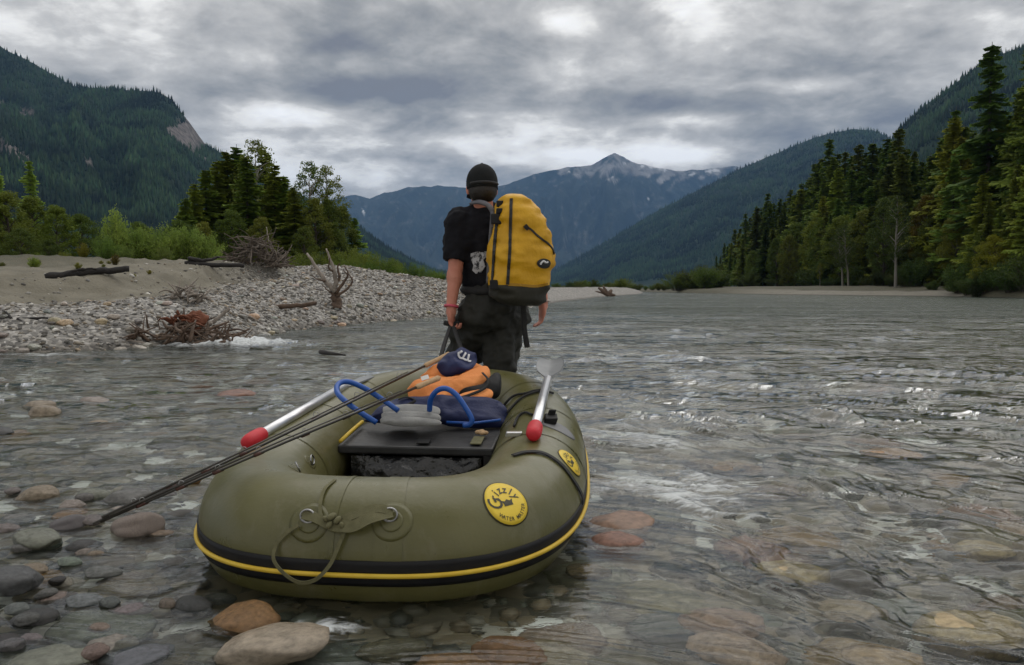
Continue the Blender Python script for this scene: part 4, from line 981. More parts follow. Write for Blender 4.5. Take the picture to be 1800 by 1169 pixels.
# trousers
tr_ = MB()
tr_.cap(J(865, 508, .05), .148, pelvis, .152, 22, flat0=True); tr_.ell(pelvis + Vector((0, -.03, -.04)), (.175, .155, .13), Matrix.Rotation(R(15), 3, 'Z'), 20, 14)
tr_.cap(hipL, .122, knL, .094, 18); tr_.cap(knL, .094, anL, .08, 18, flat1=True)
tr_.cap(hipR, .122, knR, .092, 18); tr_.cap(knR, .092, anR, .08, 18, flat1=True)
for an in (anL, anR): tr_.cap(an + Vector((0, -.045, -.05)), .055, an + Vector((-.03, .18, -.065)), .048)
tw = tr_.build('trousers', M_TROU, person); remesh(tw, .010, 4); folds(tw, .09, .07)
bl = MB(); pts = [pelvis + Vector((.165 * math.cos(a), .15 * math.sin(a), .075 + .01 * math.sin(a))) for a in np.linspace(0, 2 * PI, 33)]
bl.tube(pts, .024, 6, False, 1.0).build('hip_belt', M_WEB, person)
# cap
c_ = MB(); V = []; n1, n2 = 28, 12
cc = head + HR @ Vector((0, -.006, .018))
for j in range(n2 + 1):
    ph = lerp(R(-24), R(89), j / n2)
    for i in range(n1):
        a = 2 * PI * i / n1; r_ = math.cos(ph) if ph > 0 else 1.0
        V.append(cc + HR @ Vector((.088 * r_ * math.cos(a), .108 * r_ * math.sin(a), .104 * math.sin(ph))))
Fc = [(j * n1 + i, j * n1 + (i + 1) % n1, (j + 1) * n1 + (i + 1) % n1, (j + 1) * n1 + i) for j in range(n2) for i in range(n1)] + [tuple(n2 * n1 + i for i in range(n1))]
c_.add(V, Fc); cp_ = c_.build('cap', M_CAP, person); sm = cp_.modifiers.new('th', 'SOLIDIFY'); sm.thickness = .003
V = []
for j in range(7):
    for i in range(15):
        a = R(35 + 110 * i / 14); q = j / 6
        V.append(cc + HR @ Vector(((.086 + .0 * q) * math.cos(a), (.105 + .075 * q * math.sin(a)) * math.sin(a) ** .9 if a else 0, -.035 - .025 * q + .02 * (1 - math.sin(a)) * -1)))
MB().add(V, [(j * 15 + i, j * 15 + i + 1, j * 15 + i + 16, j * 15 + i + 15) for j in range(6) for i in range(14)]).build('peak', M_CAP, cp_).modifiers.new('th', 'SOLIDIFY').thickness = .004
MB().ell(cc + Vector((0, 0, .104)), (.009, .009, .005), None, 10, 6).build('button', M_CAP, cp_)
V = [cc + HR @ Vector((.0905 * math.cos(a), .1105 * math.sin(a), -.022)) for a in np.linspace(R(215), R(325), 20)]
MB().tube(V, .009, 6, True, 1.0).build('cap_strap', M_WEB, cp_)
# pink wristband, faint band on the other wrist
wd = (wrL - elL).normalized()
def cuff(p, ax, r_, w_, name, m):
    u = ax.orthogonal().normalized(); w2 = ax.cross(u)
    MB().tube([p + (u * math.cos(a) + w2 * math.sin(a)) * r_ for a in np.linspace(0, 2 * PI, 25)], w_, 6, False).build(name, m, person)
cuff(wrL - wd * .005, wd, .034, .008, 'wristband', mat('pink_band', (.55, .06, .11), (.62, .1, .15), .5))
cuff(wrR, (wrR - elR).normalized(), .034, .006, 'wristband', mat('pale_band', (.5, .4, .36), (.55, .45, .4), .6))
# white print on the side of the shirt (bulldog-like blotch seen only as pale shapes)
dg = bpy.context.evaluated_depsgraph_get(); bpy.context.view_layer.update()
ev = ts.evaluated_get(bpy.context.evaluated_depsgraph_get()); em = ev.to_mesh()
SB = BVHTree.FromPolygons([tuple(v.co) for v in em.vertices], [tuple(p.vertices) for p in em.polygons]); ev.to_mesh_clear()
def surf_poly(bvh, poly, name, m, parent, off=.004, rings=6):
    cx = sum(p[0] for p in poly) / len(poly); cy = sum(p[1] for p in poly) / len(poly); V = []; n = len(poly)
    for k in range(rings + 1):
        f = k / rings
        for (x, y) in (poly if k else [(cx, cy)]):
            X_, Y_ = cx + (x - cx) * f, cy + (y - cy) * f
            h_ = bvh.ray_cast(Vector((0, 0, CAMZ)), ray(X_, Y_).normalized())
            if h_[0] is None: V.append(V[-1] if V else at(X_, Y_, D)); continue
            nn = h_[1] if h_[1].dot(ray(X_, Y_)) < 0 else -h_[1]; V.append(h_[0] + nn * off)
    Fc = [(0, 1 + i, 1 + (i + 1) % n) for i in range(n)]
    for k in range(rings - 1):
        for i in range(n): Fc.append((1 + k * n + i, 1 + (k + 1) * n + i, 1 + (k + 1) * n + (i + 1) % n, 1 + k * n + (i + 1) % n))
    return MB().add(V, Fc).build(name, m, parent, True)
surf_poly(SB, [(827, 445), (840, 442), (855, 442), (856, 452), (850, 457), (853, 468), (846, 479), (837, 481), (831, 475), (833, 466), (827, 456)], 'shirt_print', mat('faded_print', (.02, .02, .022), (.46, .46, .48), .9, 26, lo=.42, hi=.52), person, .004, 8)

# ------------------------------------------------------------------ backpack
M_PACK = mat('yellow_coated_nylon', (.55, .285, .006), (.72, .40, .012), .5, 5, bump=.016, bscale=11, spec=.4)
M_PBASE = mat('dark_pack_base', (.02, .02, .014), (.035, .034, .024), .7, 12, bump=.002, bscale=60)
pack = empty('backpack', J(915, 530, -.05)); tag(pack, 'bulging yellow backpack with dark base on the man\'s back', 'backpack')
# rings from bottom to top: photo row, left edge x, right edge x of the body, depth half thickness, centre depth
rows = [(537, 893, 950, .05), (532, 876, 958, .085), (522, 860, 962, .11), (508, 855, 966, .125), (490, 853, 972, .135), (465, 855, 977, .14), (440, 857, 977, .138), (415, 860, 970, .13), (390, 863, 959, .12), (370, 866, 948, .108), (355, 875, 936, .09), (347, 881, 926, .07), (343, 889, 914, .04)]
PD = D - .20; NPK = 64; V = []
yawp = R(22); ux = Vector((math.cos(yawp), math.sin(yawp), 0)); uy = Vector((-math.sin(yawp), math.cos(yawp), 0))
rr_ = []
ys = np.array([r[0] for r in rows], float)[::-1]
for y in np.linspace(537.5, 342.5, 60):
    yy = np.clip(y, ys[0], ys[-1]); g = lambda k: np.interp(yy, ys, np.array([r[k] for r in rows], float)[::-1]); rr_.append((y, g(1), g(2), g(3)))
for (y, x0, x1, dep) in rr_:
    a, b2 = at(x0, y, PD), at(x1, y, PD); cc2 = (a + b2) / 2; hw = (b2 - a).length / 2
    # real half width so that the yawed box section spans the outline
    e = 3.0
    for i in range(NPK):
        th = 2 * PI * i / NPK; c, s = math.cos(th), math.sin(th)
        lx = math.copysign(abs(c) ** (2 / e), c); ly = math.copysign(abs(s) ** (2 / e), s)
        wx_ = max(hw - .45 * dep * math.sin(yawp) * 1.1, hw * .55) / math.cos(yawp)
        V.append(cc2 + ux * lx * wx_ + uy * ly * dep)
V = np.array([tuple(v) for v in V])
w_ = fbm3(V * 7 + 3, 3, 91) - .5; rg = 1 - np.abs(fbm3(V * np.array((6, 6, 9.)) + 17, 3, 92) * 2 - 1) - .75
cen = V.reshape(60, NPK, 3).mean(1, keepdims=True); dirs = V.reshape(60, NPK, 3) - cen; dirs /= np.linalg.norm(dirs, axis=2, keepdims=True) + 1e-6
V = (V.reshape(60, NPK, 3) + dirs * ((w_ * .045 + rg * .05).reshape(60, NPK, 1))).reshape(-1, 3)
Fq = [(j * NPK + i, j * NPK + (i + 1) % NPK, (j + 1) * NPK + (i + 1) % NPK, (j + 1) * NPK + i) for j in range(59) for i in range(NPK)]
V = np.vstack([V, V[:NPK].mean(0), V[-NPK:].mean(0)]); c0, c1 = len(V) - 2, len(V) - 1
Ft = [(c0, (i + 1) % NPK, i) for i in range(NPK)] + [(c1, 59 * NPK + i, 59 * NPK + (i + 1) % NPK) for i in range(NPK)]
def sub_mesh(rows_):
    return [f for f in Fq if rows_(rr_[f[0] // NPK][0])]
PKB = BVHTree.FromPolygons([tuple(v) for v in V], Fq + Ft)
MB().add(V, [f for f in Fq if rr_[f[0] // NPK][0] < 503] + Ft[NPK:]).build('pack_body', M_PACK, pack)
MB().add(V, [f for f in Fq if rr_[f[0] // NPK][0] >= 503] + Ft[:NPK]).build('pack_base', M_PBASE, pack)
M_ZIP = mat('black_zip', (.01, .01, .01), (.02, .02, .02), .6, 40)
surf_strip(PKB, [(899, 349), (898, 375), (897, 410), (896, 445), (894, 475), (892, 500)], .016, 'zip', M_ZIP, pack, .004)
surf_strip(PKB, [(876, 368), (873, 400), (870, 430), (868, 465), (866, 498)], .018, 'zip', M_ZIP, pack, .004)
zs_ = surf_strip(PKB, [(924, 398), (934, 404), (946, 416), (960, 426), (970, 437), (973, 446)], .010, 'pocket_zip', M_ZIP, pack, .004)
surf_strip(PKB, [(922, 396), (928, 402)], .022, 'zip_pull', M_ZIP, pack, .008, 6)
surf_strip(PKB, [(893, 500), (915, 501), (940, 503), (962, 499)], .014, 'seam', mat('pack_seam', (.35, .18, .01), (.4, .22, .01), .6), pack, .003)
bd = surf_poly(PKB, [(955 + 12 * math.cos(a), 463 + 8.5 * math.sin(a)) for a in np.linspace(0, 2 * PI, 20)[:-1]], 'logo', M_ZIP, pack, .006, 3)
surf_strip(PKB, [(949, 464), (953, 460), (957, 463), (961, 461)], .007, 'logo_mark', M_PRINT, bd, .009, 10)
def buckle(x, y, s_, nm='buckle'):
    h_ = PKB.ray_cast(Vector((0, 0, CAMZ)), ray(x, y).normalized()); p = h_[0] if h_[0] is not None else at(x, y, PD - .05)
    n_ = h_[1] if h_[0] is not None else Vector((0, -1, 0))
    MB().box(p + n_ * .008, (s_ * 1.1, .022, s_), Matrix.Rotation(R(20), 3, 'Z')).build(nm, M_BLK, pack, False, .006)
for x, y, s_ in ((875, 386, .055), (872, 500, .05), (881, 360, .035), (880, 372, .03)): buckle(x, y, s_)
# shoulder strap round the neck side and down the flank, dangling hip belt end
M_STRAPG = mat('grey_strap', (.10, .10, .115), (.16, .16, .18), .7, 30)
def free_strap(pts, width, m, nm, nrm=(0, -1, 0), thick=.004):
    A = bez(pts, 28); q = Vector(nrm).normalized(); V = []; Fc = []
    for i, p in enumerate(A):
        t_ = (A[min(i + 1, 28)] - A[max(i - 1, 0)]).normalized(); w2 = t_.cross(q).normalized() * width / 2; e = w2.cross(t_).normalized() * thick
        V += [p - w2 - e, p - w2 + e, p + w2 + e, p + w2 - e]
    for i in range(28):
        for k in range(4): Fc.append((i * 4 + k, i * 4 + 4 + k, i * 4 + 4 + (k + 1) % 4, i * 4 + (k + 1) % 4))
    Fc += [(0, 1, 2, 3), (115, 114, 113, 112)]
    return MB().add(V, Fc).build(nm, m, pack, True)
free_strap([J(828, 357, -.07), J(842, 355, -.13), J(858, 361, -.145), J(867, 376, -.15), J(868, 400, -.15)], .026, M_STRAPG, 'shoulder_strap', (0, -.8, .6), .006)
free_strap([J(866, 372, -.155), J(863, 410, -.15), J(860, 450, -.14), J(858, 498, -.14)], .022, M_STRAPG, 'shoulder_strap')
free_strap([J(918, 526, -.14), J(921, 555, -.13), J(922, 580, -.12), J(927, 611, -.12)], .03, M_WEB, 'hanging_strap')
free_strap([J(903, 346, -.17), J(915, 348, -.17), J(930, 358, -.15), J(940, 367, -.13)], .018, M_WEB, 'haul_loop', (0, -.4, 1))

# ------------------------------------------------------------------ tow strap from his hand to the bow
tow = empty('tow_strap', J(793, 590, -.1)); tag(tow, 'black webbing tow strap from his hand to the raft bow', 'strap')
hp = wrL + Vector((0, -.0, -.095))
for pts in ([hp, at(782, 602, 4.2), at(774, 632, 4.02)], [hp + Vector((.01, 0, 0)), at(806, 600, 4.2), at(822, 640, 4.0)]):
    A = bez(pts, 20); MB().tube(A, .012, 6, True, .35).build('webbing', M_WEB, tow)
MB().tube([hp + Vector((-.04, -.01, .01)), hp, hp + Vector((.045, .01, .005))], .014, 8).build('handle', M_WEB, tow)
# ------------------------------------------------------------------ trees and shrubs
M_BARK = mat('bark', (.045, .036, .028), (.09, .075, .06), .9, 3, bump=.03, bscale=6, stretch=(1, 1, .25))
M_PALE = mat('pale_bark', (.16, .15, .13), (.28, .26, .23), .9, 3, bump=.02, bscale=6, stretch=(1, 1, .25))
M_NEED = mat('conifer_needles', (.050, .072, .022), (.085, .11, .034), .7, .6, objcol=True, spec=.15, trans=.4, lo=.35, hi=.65)
M_LEAF = mat('broad_leaves', (.050, .070, .016), (.085, .105, .026), .6, .9, objcol=True, spec=.2, trans=.3, lo=.35, hi=.65)
M_WIL = mat('willow_leaves', (.10, .145, .035), (.16, .20, .05), .6, 2.0, objcol=True, spec=.2, trans=.35, lo=.35, hi=.65)
def tri_mesh(name, T_, m): return np_mesh(name, T_.reshape(-1, 3), np.arange(len(T_) * 3).reshape(-1, 3), [m])
def quad_mesh(name, Q_, m): return np_mesh(name, Q_.reshape(-1, 3), np.arange(len(Q_) * 4).reshape(-1, 4), [m])
def unit(v): return v / (np.linalg.norm(v, axis=-1, keepdims=True) + 1e-9)
def conifer_proto(seed, bare, dens, droop, rmax):
    """unit tree 1 m tall: trunk mesh and crown mesh"""
    r = np.random.default_rng(seed); az0 = 0; T_ = []
    z = bare; base = []
    while z < .985:
        f = (1 - z) / (1 - bare); L_ = rmax * (f ** .85) * (.75 + .25 * math.sin(z * 40 + seed)) + .008
        if f > .85: L_ *= .75 + r.random() * .3
        for k in range(6):
            if r.random() < .12: continue
            base.append((z + (r.random() - .5) * .012, r.random() * 2 * PI, L_ * (.6 + .6 * r.random())))
        z += .013 + .016 * f / dens
    B = np.array(base); n = len(B); K = 9
    t = np.linspace(.12, 1, K)[None]
    zz = B[:, 0:1] + B[:, 2:3] * (-droop * t + droop * .55 * t * t) + .002
    rad = B[:, 2:3] * t; ca, sa = np.cos(B[:, 1:2]), np.sin(B[:, 1:2])
    P = np.stack([rad * ca, rad * sa, zz], -1)                         # points along each branch
    out = np.stack([ca + 0 * t, sa + 0 * t, 0 * rad], -1); side = np.stack([-sa + 0 * t, ca + 0 * t, 0 * rad], -1)
    for sg in (-1, 1, -.55, .55, -.8, .8, .15):
        l = (B[:, 2:3] * (.34 - .2 * t) + .006)[..., None] * (.6 + .8 * r.random((n, K, 1)))
        tip = P + side * sg * l + out * l * (.55 + .4 * r.random((n, K, 1))) ; tip[..., 2] -= l[..., 0] * (.15 + .7 * r.random((n, K)))
        w = .010 + .006 * r.random((n, K, 1))
        a = P + out * w; b = P - out * w; b[..., 2] -= .004
        T_.append(np.stack([a, b, tip], 2).reshape(-1, 3, 3))
    # the branch stems themselves as thin tapering slivers
    T_.append(np.stack([P[:, 0] + side[:, 0] * .004, P[:, 0] - side[:, 0] * .004, P[:, -1]], 1))
    crown = np.concatenate(T_); crown = crown[crown[:, :, 2].min(1) > .01]
    mb = MB(); mb.tube([(0, 0, -.02), (0, 0, .3), (0, 0, .7), (0, 0, 1.0)], [.0105, .008, .004, .0008], 7)
    for k in range(10):
        a = r.random() * 6.28; zb = bare * r.random(); mb.tube([(0, 0, zb), (math.cos(a) * .03, math.sin(a) * .03, zb - .005)], [.0012, .0004], 4)
    return mb.mesh('trunk', M_BARK), tri_mesh('crown', crown, M_NEED)
CON = [conifer_proto(11, .10, 1.1, .45, .17), conifer_proto(12, .16, 1.0, .6, .15), conifer_proto(13, .22, .85, .7, .14), conifer_proto(14, .06, 1.2, .5, .20), conifer_proto(15, .30, .7, .85, .115), conifer_proto(16, .12, 1.0, .6, .13)]
def leaf_quads(Pc, size, r, asp=.5):
    n = len(Pc); a = unit(r.normal(size=(n, 3))); b = unit(np.cross(a, r.normal(size=(n, 3)))); s = size * (.6 + .8 * r.random((n, 1)))
    return np.stack([Pc - a * s, Pc + b * s * asp, Pc + a * s, Pc - b * s * asp], 1)
def broad_proto(seed, bare, rx, nclump, nleaf, size, spread, bark, sparse=0):
    """unit broadleaf tree: trunk with limbs, leaf clumps at the limb ends"""
    r = np.random.default_rng(seed); mb = MB()
    mb.tube([(0, 0, -.02), (.01, 0, .25), (-.008, .01, .55), (0, 0, .93)], [.018, .014, .009, .002], 7)
    L_ = []
    for k in range(nclump):
        z = bare + (1 - bare) * (k + r.random()) / nclump; f = (z - bare) / (1 - bare)
        R_ = rx * (math.sin(PI * min(.12 + f * .82, 1)) ** .7) * (.35 + .65 * r.random() ** .5) * (1 if f < .9 else .6)
        a = r.random() * 6.28; c = np.array((math.cos(a) * R_, math.sin(a) * R_, z))
        if k % 3 == 0: mb.tube([(0, 0, max(z - R_ * .9, .1)), c * np.array((.5, .5, 1)) - np.array((0, 0, R_ * .35)), c], [.006, .004, .001], 4)
        m_ = int(nleaf * (.5 + r.random())); q = unit(r.normal(size=(m_, 3))) * (r.random((m_, 1)) ** .45) * spread * (.6 + .7 * r.random())
        q[:, 2] *= .8; L_.append(c + q)
    return mb.mesh('trunk', bark), quad_mesh('crown', leaf_quads(np.concatenate(L_), size, r), M_LEAF)
BRO = [broad_proto(21, .05, .22, 170, 130, .0085, .055, M_BARK), broad_proto(22, .10, .18, 170, 120, .008, .05, M_BARK), broad_proto(23, .32, .15, 70, 70, .0075, .045, M_PALE), broad_proto(24, .02, .34, 170, 130, .010, .07, M_BARK)]
def bush_proto(seed, nstem, leaves, size, spread, asp=.28):
    r = np.random.default_rng(seed); mb = MB(); L_ = []
    for k in range(nstem):
        a = r.random() * 6.28; lean = r.random() ** .7 * spread; h = (.55 + .45 * r.random()) * (1 - .35 * (lean / spread) ** 2)
        p0 = np.array((math.cos(a) * lean * .25, math.sin(a) * lean * .25, -.03)); p2 = np.array((math.cos(a) * lean, math.sin(a) * lean, h)); p1 = (p0 + p2) / 2 + np.array((-math.cos(a) * lean * .12, -math.sin(a) * lean * .12, .06))
        mb.tube([p0, p1, p2], [.008, .005, .001], 4, False)
        t = r.random(leaves) ** .7; t = .12 + .88 * t
        P = (1 - t)[:, None] ** 2 * p0 + (2 * t * (1 - t))[:, None] * p1 + (t ** 2)[:, None] * p2
        L_.append(P + r.normal(size=(leaves, 3)) * np.array((.045, .045, .035)))
    return mb.mesh('stems', M_BARK), quad_mesh('foliage', leaf_quads(np.concatenate(L_), size, r, asp), M_WIL)
BUS = [bush_proto(31, 70, 130, .028, .55), bush_proto(32, 60, 120, .03, .7), bush_proto(33, 40, 90, .034, .45), bush_proto(34, 80, 110, .026, .9)]
def plant(kind, proto, x, y, z, h, w, label, cat, group, color, names=('trunk', 'crown'), rz=None):
    t = empty(kind, (x, y, z), rz if rz is not None else random.random() * 6.28); t.scale = (w, w, h)
    tag(t, label, cat, group)
    for nm, me in zip(names, proto):
        o = bpy.data.objects.new(nm, me); C.objects.link(o); o.parent = t; o.color = (*color, 1)
    return t
def vary(c, a=.2):
    k = 1 + (random.random() - .5) * 2 * a; return (c[0] * k * (1 + (random.random() - .5) * .35), c[1] * k, c[2] * k)
def tree_at(px, ytop, d, proto, kind, label, group, color, wf=1.0, side='r', zoff=0):
    x = (px - CX) / F * d; p = drop_r(x, d) if side == 'r' else drop(x, d)
    ztop = at(px, ytop, d).z; h = max(ztop - p.z, 1.0)
    return plant(kind, proto, x, d, p.z - .1, h, h * wf, label, 'tree', group, color)
G_R = 'conifers in the wood on the right bank'
dark = (2.2, 2.3, 1.5); mid = (3.3, 3.3, 1.9); olive = (4.4, 3.8, 1.7)
# skyline trees of the right wood
sky_r = [(1258, 448, 330, 5, .9), (1272, 425, 320, 0, .9), (1290, 400, 300, 1, 1), (1308, 372, 280, 1, 1), (1326, 360, 275, 5, 1), (1346, 336, 260, 1, 1), (1368, 345, 255, 0, 1), (1386, 330, 250, 5, 1), (1405, 318, 235, 0, 1), (1428, 282, 225, 1, 1),
         (1452, 240, 205, 2, 1), (1480, 262, 200, 1, 1), (1503, 250, 190, 2, 1.1), (1528, 246, 185, 1, 1.1), (1552, 238, 180, 0, 1), (1572, 222, 170, 2, 1.1), (1600, 262, 165, 5, 1), (1628, 268, 160, 0, 1), (1648, 236, 150, 2, 1), (1670, 186, 140, 1, .95), (1700, 222, 135, 0, 1), (1729, 72, 112, 4, 1.15), (1752, 196, 118, 1, 1), (1782, 170, 110, 2, 1), (1800, 66, 104, 4, 1.0), (1830, 40, 100, 1, 1), (1870, 60, 100, 0, 1)]
sky_r = sorted(sky_r + [((a[0] + b[0]) / 2, (a[1] + b[1]) / 2 + 14, (a[2] + b[2]) / 2 + 3, (a[3] + 1) % 3, 1.1) for a, b in zip(sky_r, sky_r[1:]) if abs(a[1] - b[1]) < 60])
special = {1729: 'tallest lone spruce with a bare ragged spire above the right wood', 1452: 'pointed dark conifer above the left end of the right wood', 1670: 'narrow dark conifer spire left of the tallest spruce', 1800: 'tall spruce cut by the right picture edge, ragged top', 1572: 'flat-topped old conifer at the notch between ridge and mountain', 1258: 'smallest conifer at the far left end of the right wood'}
for (x, y, d, k, wf) in sky_r:
    tree_at(x, y, d, CON[k], 'conifer_tree', special.get(x, 'dark conifer forming the skyline of the right wood'), G_R, vary(dark, .15), wf * 1.15)
# rows in front
for row, (f0, f1, dk, n, lab) in enumerate(((.68, .99, .96, 64, 'green conifer in the middle of the right wood'), (.42, .74, .86, 56, 'shorter green conifer near the front of the right wood'))):
    for k in range(n):
        x = lerp(1262, 1860, (k + random.random()) / n)
        sx_ = [s[0] for s in sky_r]; yt = np.interp(x, sx_, [s[1] if s[0] not in (1729, 1800, 1830, 1870) else 215 for s in sky_r]); d = np.interp(x, sx_, [s[2] for s in sky_r]) * dk * (.97 + .06 * random.random())
        f = lerp(f0, f1, random.random()); y = 512 - (512 - yt) * f
        c = vary(random.choice((dark, mid, mid, olive)), .25)
        tree_at(x, y, d, CON[random.choice((0, 1, 2, 3, 5))], 'conifer_tree', lab, G_R, c, 1.15 + .5 * random.random())
for (x, y, d, k, col_, lab) in ((1385, 415, 190, 0, (1.7, 1.5, .8), 'yellow-green broadleaf tree at the waterside, left part of the right wood'), (1445, 455, 170, 3, (1.2, 1.4, 1), 'low round green tree at the foot of the wood'), (1550, 350, 140, 1, (1.1, 1.25, .9), 'tall olive green broadleaf tree amid the right wood'), (1625, 345, 135, 1, (1.8, 1.1, .6), 'rusty olive tree amid the dark right wood'),
                             (1745, 415, 92, 3, (3.2, 2.5, .8), 'bright yellow-leaved bush hanging from the dark right wood'), (1440, 462, 168, 2, (2.4, 2.0, .8), 'small yellowish sapling at the foot of the right wood'), (1590, 490, 128, 3, (2.6, 1.5, .6), 'low orange shrub at the back of the right sand bar')):
    tree_at(x, y, d, BRO[k], 'broadleaf_tree', lab, 'broadleaf trees in the right wood', col_, 1.15 if k == 3 else 1)
for k in range(16):
    x = lerp(1275, 1800, (k + random.random()) / 16); sx_ = [q[0] for q in sky_r]; d = np.interp(x, sx_, [q[2] for q in sky_r]) * .83
    tree_at(x, 512 - (512 - np.interp(x, [1260, 1450, 1800], [450, 330, 300])) * random.uniform(.35, .8), d, BRO[random.choice((0, 1, 1, 3))], 'broadleaf_tree', 'mid green leafy tree at the front of the right wood', 'broadleaf trees in the right wood', vary((1.9, 1.8, .9), .35), 1.2)
for (x, y, d) in ((1573, 345, 124), (1490, 395, 150), (1480, 400, 152)):
    t = tree_at(x, y, d, BRO[2], 'birch_tree', {1573: 'slender tree with a long pale bare trunk in the right wood', 1490: 'right one of two thin leaning pale trunks in the right wood', 1480: 'left one of two thin leaning pale trunks in the right wood'}[x], 'pale trunks in the right wood', (.9, 1, .8))
    if x != 1573: t.rotation_euler = (0, R(-5), 0)
# undergrowth along the foot of the right wood
for k in range(34):
    x = lerp(1255, 1850, (k + random.random()) / 34); d = np.interp(x, [1250, 1400, 1600, 1700, 1850], [255, 172, 121, 92, 80]) * (1 + .05 * random.random())
    X_ = (x - CX) / F * d; p = drop_r(X_, d); h = 1.2 + 4.6 * random.random() ** 1.6
    plant('waterside_shrub', BUS[k % 4], X_, d, p.z - .1, h, h * 1.1, 'dark green shrub at the foot of the right wood', 'shrub', 'shrubs along the right bank', vary((.42, .48, .36), .5), ('stems', 'foliage'))
# left bank wood (beyond the gravel bar)
G_L = 'trees behind the gravel bar'
left = [(330, 345, 90, 'c', 3, 'low bushy tree at the left end of the tall left grove'), (346, 318, 92, 'c', 0, 'slender dark tree near the left end of the left grove'), (366, 296, 94, 'c', 3, 'broad olive conifer in the left grove'), (386, 278, 96, 'c', 0, 'tall olive tree left of the pointed conifer'), (404, 262, 97, 'c', 5, 'tall slim tree beside the pointed conifer'), (421, 252, 98, 'c', 0, 'pointed dark conifer left of the feathery twin tops'), (438, 274, 90, 'c', 3, 'broad shaded tree in the front of the left grove'),
        (453, 249, 96, 'b', 2, 'feathery-topped tall tree at the centre of the left grove'), (470, 258, 99, 'c', 5, 'narrow spire-topped tree beside the feathery top'), (486, 284, 92, 'c', 0, 'sloping olive tree on the right flank of the left grove'), (502, 306, 92, 'c', 3, 'shorter tree on the right flank of the left grove'), (520, 326, 90, 'c', 3, 'low broad conifer on the right flank of the left grove'), (546, 286, 92, 'b', 2, 'thin see-through aspen, left of the pair'), (577, 293, 94, 'b', 2, 'thin see-through aspen, right of the pair'),
        (556, 350, 90, 'b', 1, 'upright olive tree beneath the two aspens'), (580, 352, 92, 'b', 1, 'upright green tree under the right aspen'), (602, 364, 96, 'b', 1, 'upright dark tree right of the aspens'), (624, 380, 98, 'c', 3, 'last small conifer at the right end of the left grove'), (410, 372, 84, 'b', 0, 'round tree at the foot of the left grove'), (462, 384, 84, 'b', 0, 'round tree under the feathery top'), (536, 400, 86, 'b', 0, 'round tree under the aspens'), (360, 392, 82, 'b', 0, 'round tree at the left foot of the left grove')]
for (x, y, d, kd, k, lab) in left:
    tree_at(x, y, d, BRO[k] if kd == 'b' else CON[k], 'broadleaf_tree' if kd == 'b' else 'conifer_tree', lab, G_L, vary((1.9, 1.85, 1.1), .2) if kd == 'b' else vary((4.4, 4.1, 2.1), .2), 1.1 if kd == 'b' else 1.75, 'l')
for (x, y, d, kd, k, lab, c) in ((4, 288, 62, 'c', 5, 'dark conifer at the left picture edge', dark), (60, 276, 66, 'c', 1, 'lone pointed conifer above the left thicket', dark), (18, 338, 46, 'b', 0, 'olive tree at the left picture edge', (1.0, .95, .6)), (62, 346, 48, 'b', 1, 'dense olive tree below the lone conifer', (.85, .85, .5)), (-30, 320, 46, 'b', 0, 'olive tree mostly outside the left picture edge', (.9, .9, .6)),
                               (104, 362, 44, 'b', 0, 'round olive tree left of the bright willow', (.9, .95, .55)), (148, 378, 46, 'b', 3, 'low dark tree behind the bright willow', (.6, .7, .5)), (40, 400, 40, 'b', 3, 'dark low thicket tree at the left edge of the sand', (.55, .6, .4)), (90, 420, 42, 'b', 3, 'dark thicket tree above the black log', (.5, .55, .4)), (250, 392, 60, 'b', 3, 'dark tree right behind the bright willows', (.7, .8, .6)), (320, 390, 64, 'b', 3, 'dark tree between willows and the left grove', (.6, .7, .5))):
    tree_at(x, y, d, BRO[k] if kd == 'b' else CON[k], 'broadleaf_tree' if kd == 'b' else 'conifer_tree', lab, 'trees on the far left', tuple(q * 2.3 for q in c), 1.2 if kd == 'b' else 1.1, 'l')
def bush_at(px, ytop, d, k, w, label, group, color):
    X_ = (px - CX) / F * d; p = drop(X_, d); h = max(at(px, ytop, d).z - p.z, .4)
    plant('willow_bush', BUS[k], X_, d, p.z - .05, h, h * w, label, 'bush', group, color, ('stems', 'foliage'))
for (x, y, d, k, w, lab, c) in ((206, 352, 28.5, 2, .55, 'tallest bright green willow with a pale upright tip', (1.35, 1.35, 1.1)), (240, 385, 29, 0, .8, 'bright green willow right of the tallest tip', (1.1, 1.15, .9)), (285, 386, 29.5, 1, .8, 'bright green willow in the middle of the thicket', (1.05, 1.1, .85)), (330, 384, 30, 0, .8, 'bright green willow near the right of the thicket', (1.1, 1.15, .9)), (365, 402, 30.5, 1, .7, 'bright green willow at the right end of the thicket', (1.15, 1.2, .95)),
                              (190, 410, 27.5, 3, .7, 'darker green willow at the left of the thicket', (.7, .85, .6)), (225, 428, 27, 3, .8, 'low grey-green willow spreading over the sand edge', (.8, .85, .7)), (290, 430, 27, 3, .8, 'low tangled willow in front of the bright thicket', (.75, .75, .6)), (150, 420, 28, 2, .8, 'yellow-brown bush left of the willows', (1.0, .72, .4)), (115, 438, 28, 1, .8, 'olive yellow bush above the black log', (.9, .75, .4)), (70, 440, 29, 3, .8, 'low green bush at the edge of the dark thicket', (.8, .8, .45)), (20, 450, 30, 3, .9, 'dark low bush at the left picture edge', (.35, .4, .3)),
                              (62, 490, 22, 2, 1.0, 'tiny green plant alone on the sand', (1.1, 1.1, .6)), (205, 482, 23.5, 2, .8, 'tuft of dry reddish stems on the sand scarp', (.6, .35, .25)), (395, 446, 34, 1, .9, 'low green bush behind the brush pile', (.9, 1.0, .7))):
    bush_at(x, y, d, k, w, lab, 'willows on the gravel bar', tuple(q * 1.55 for q in c))
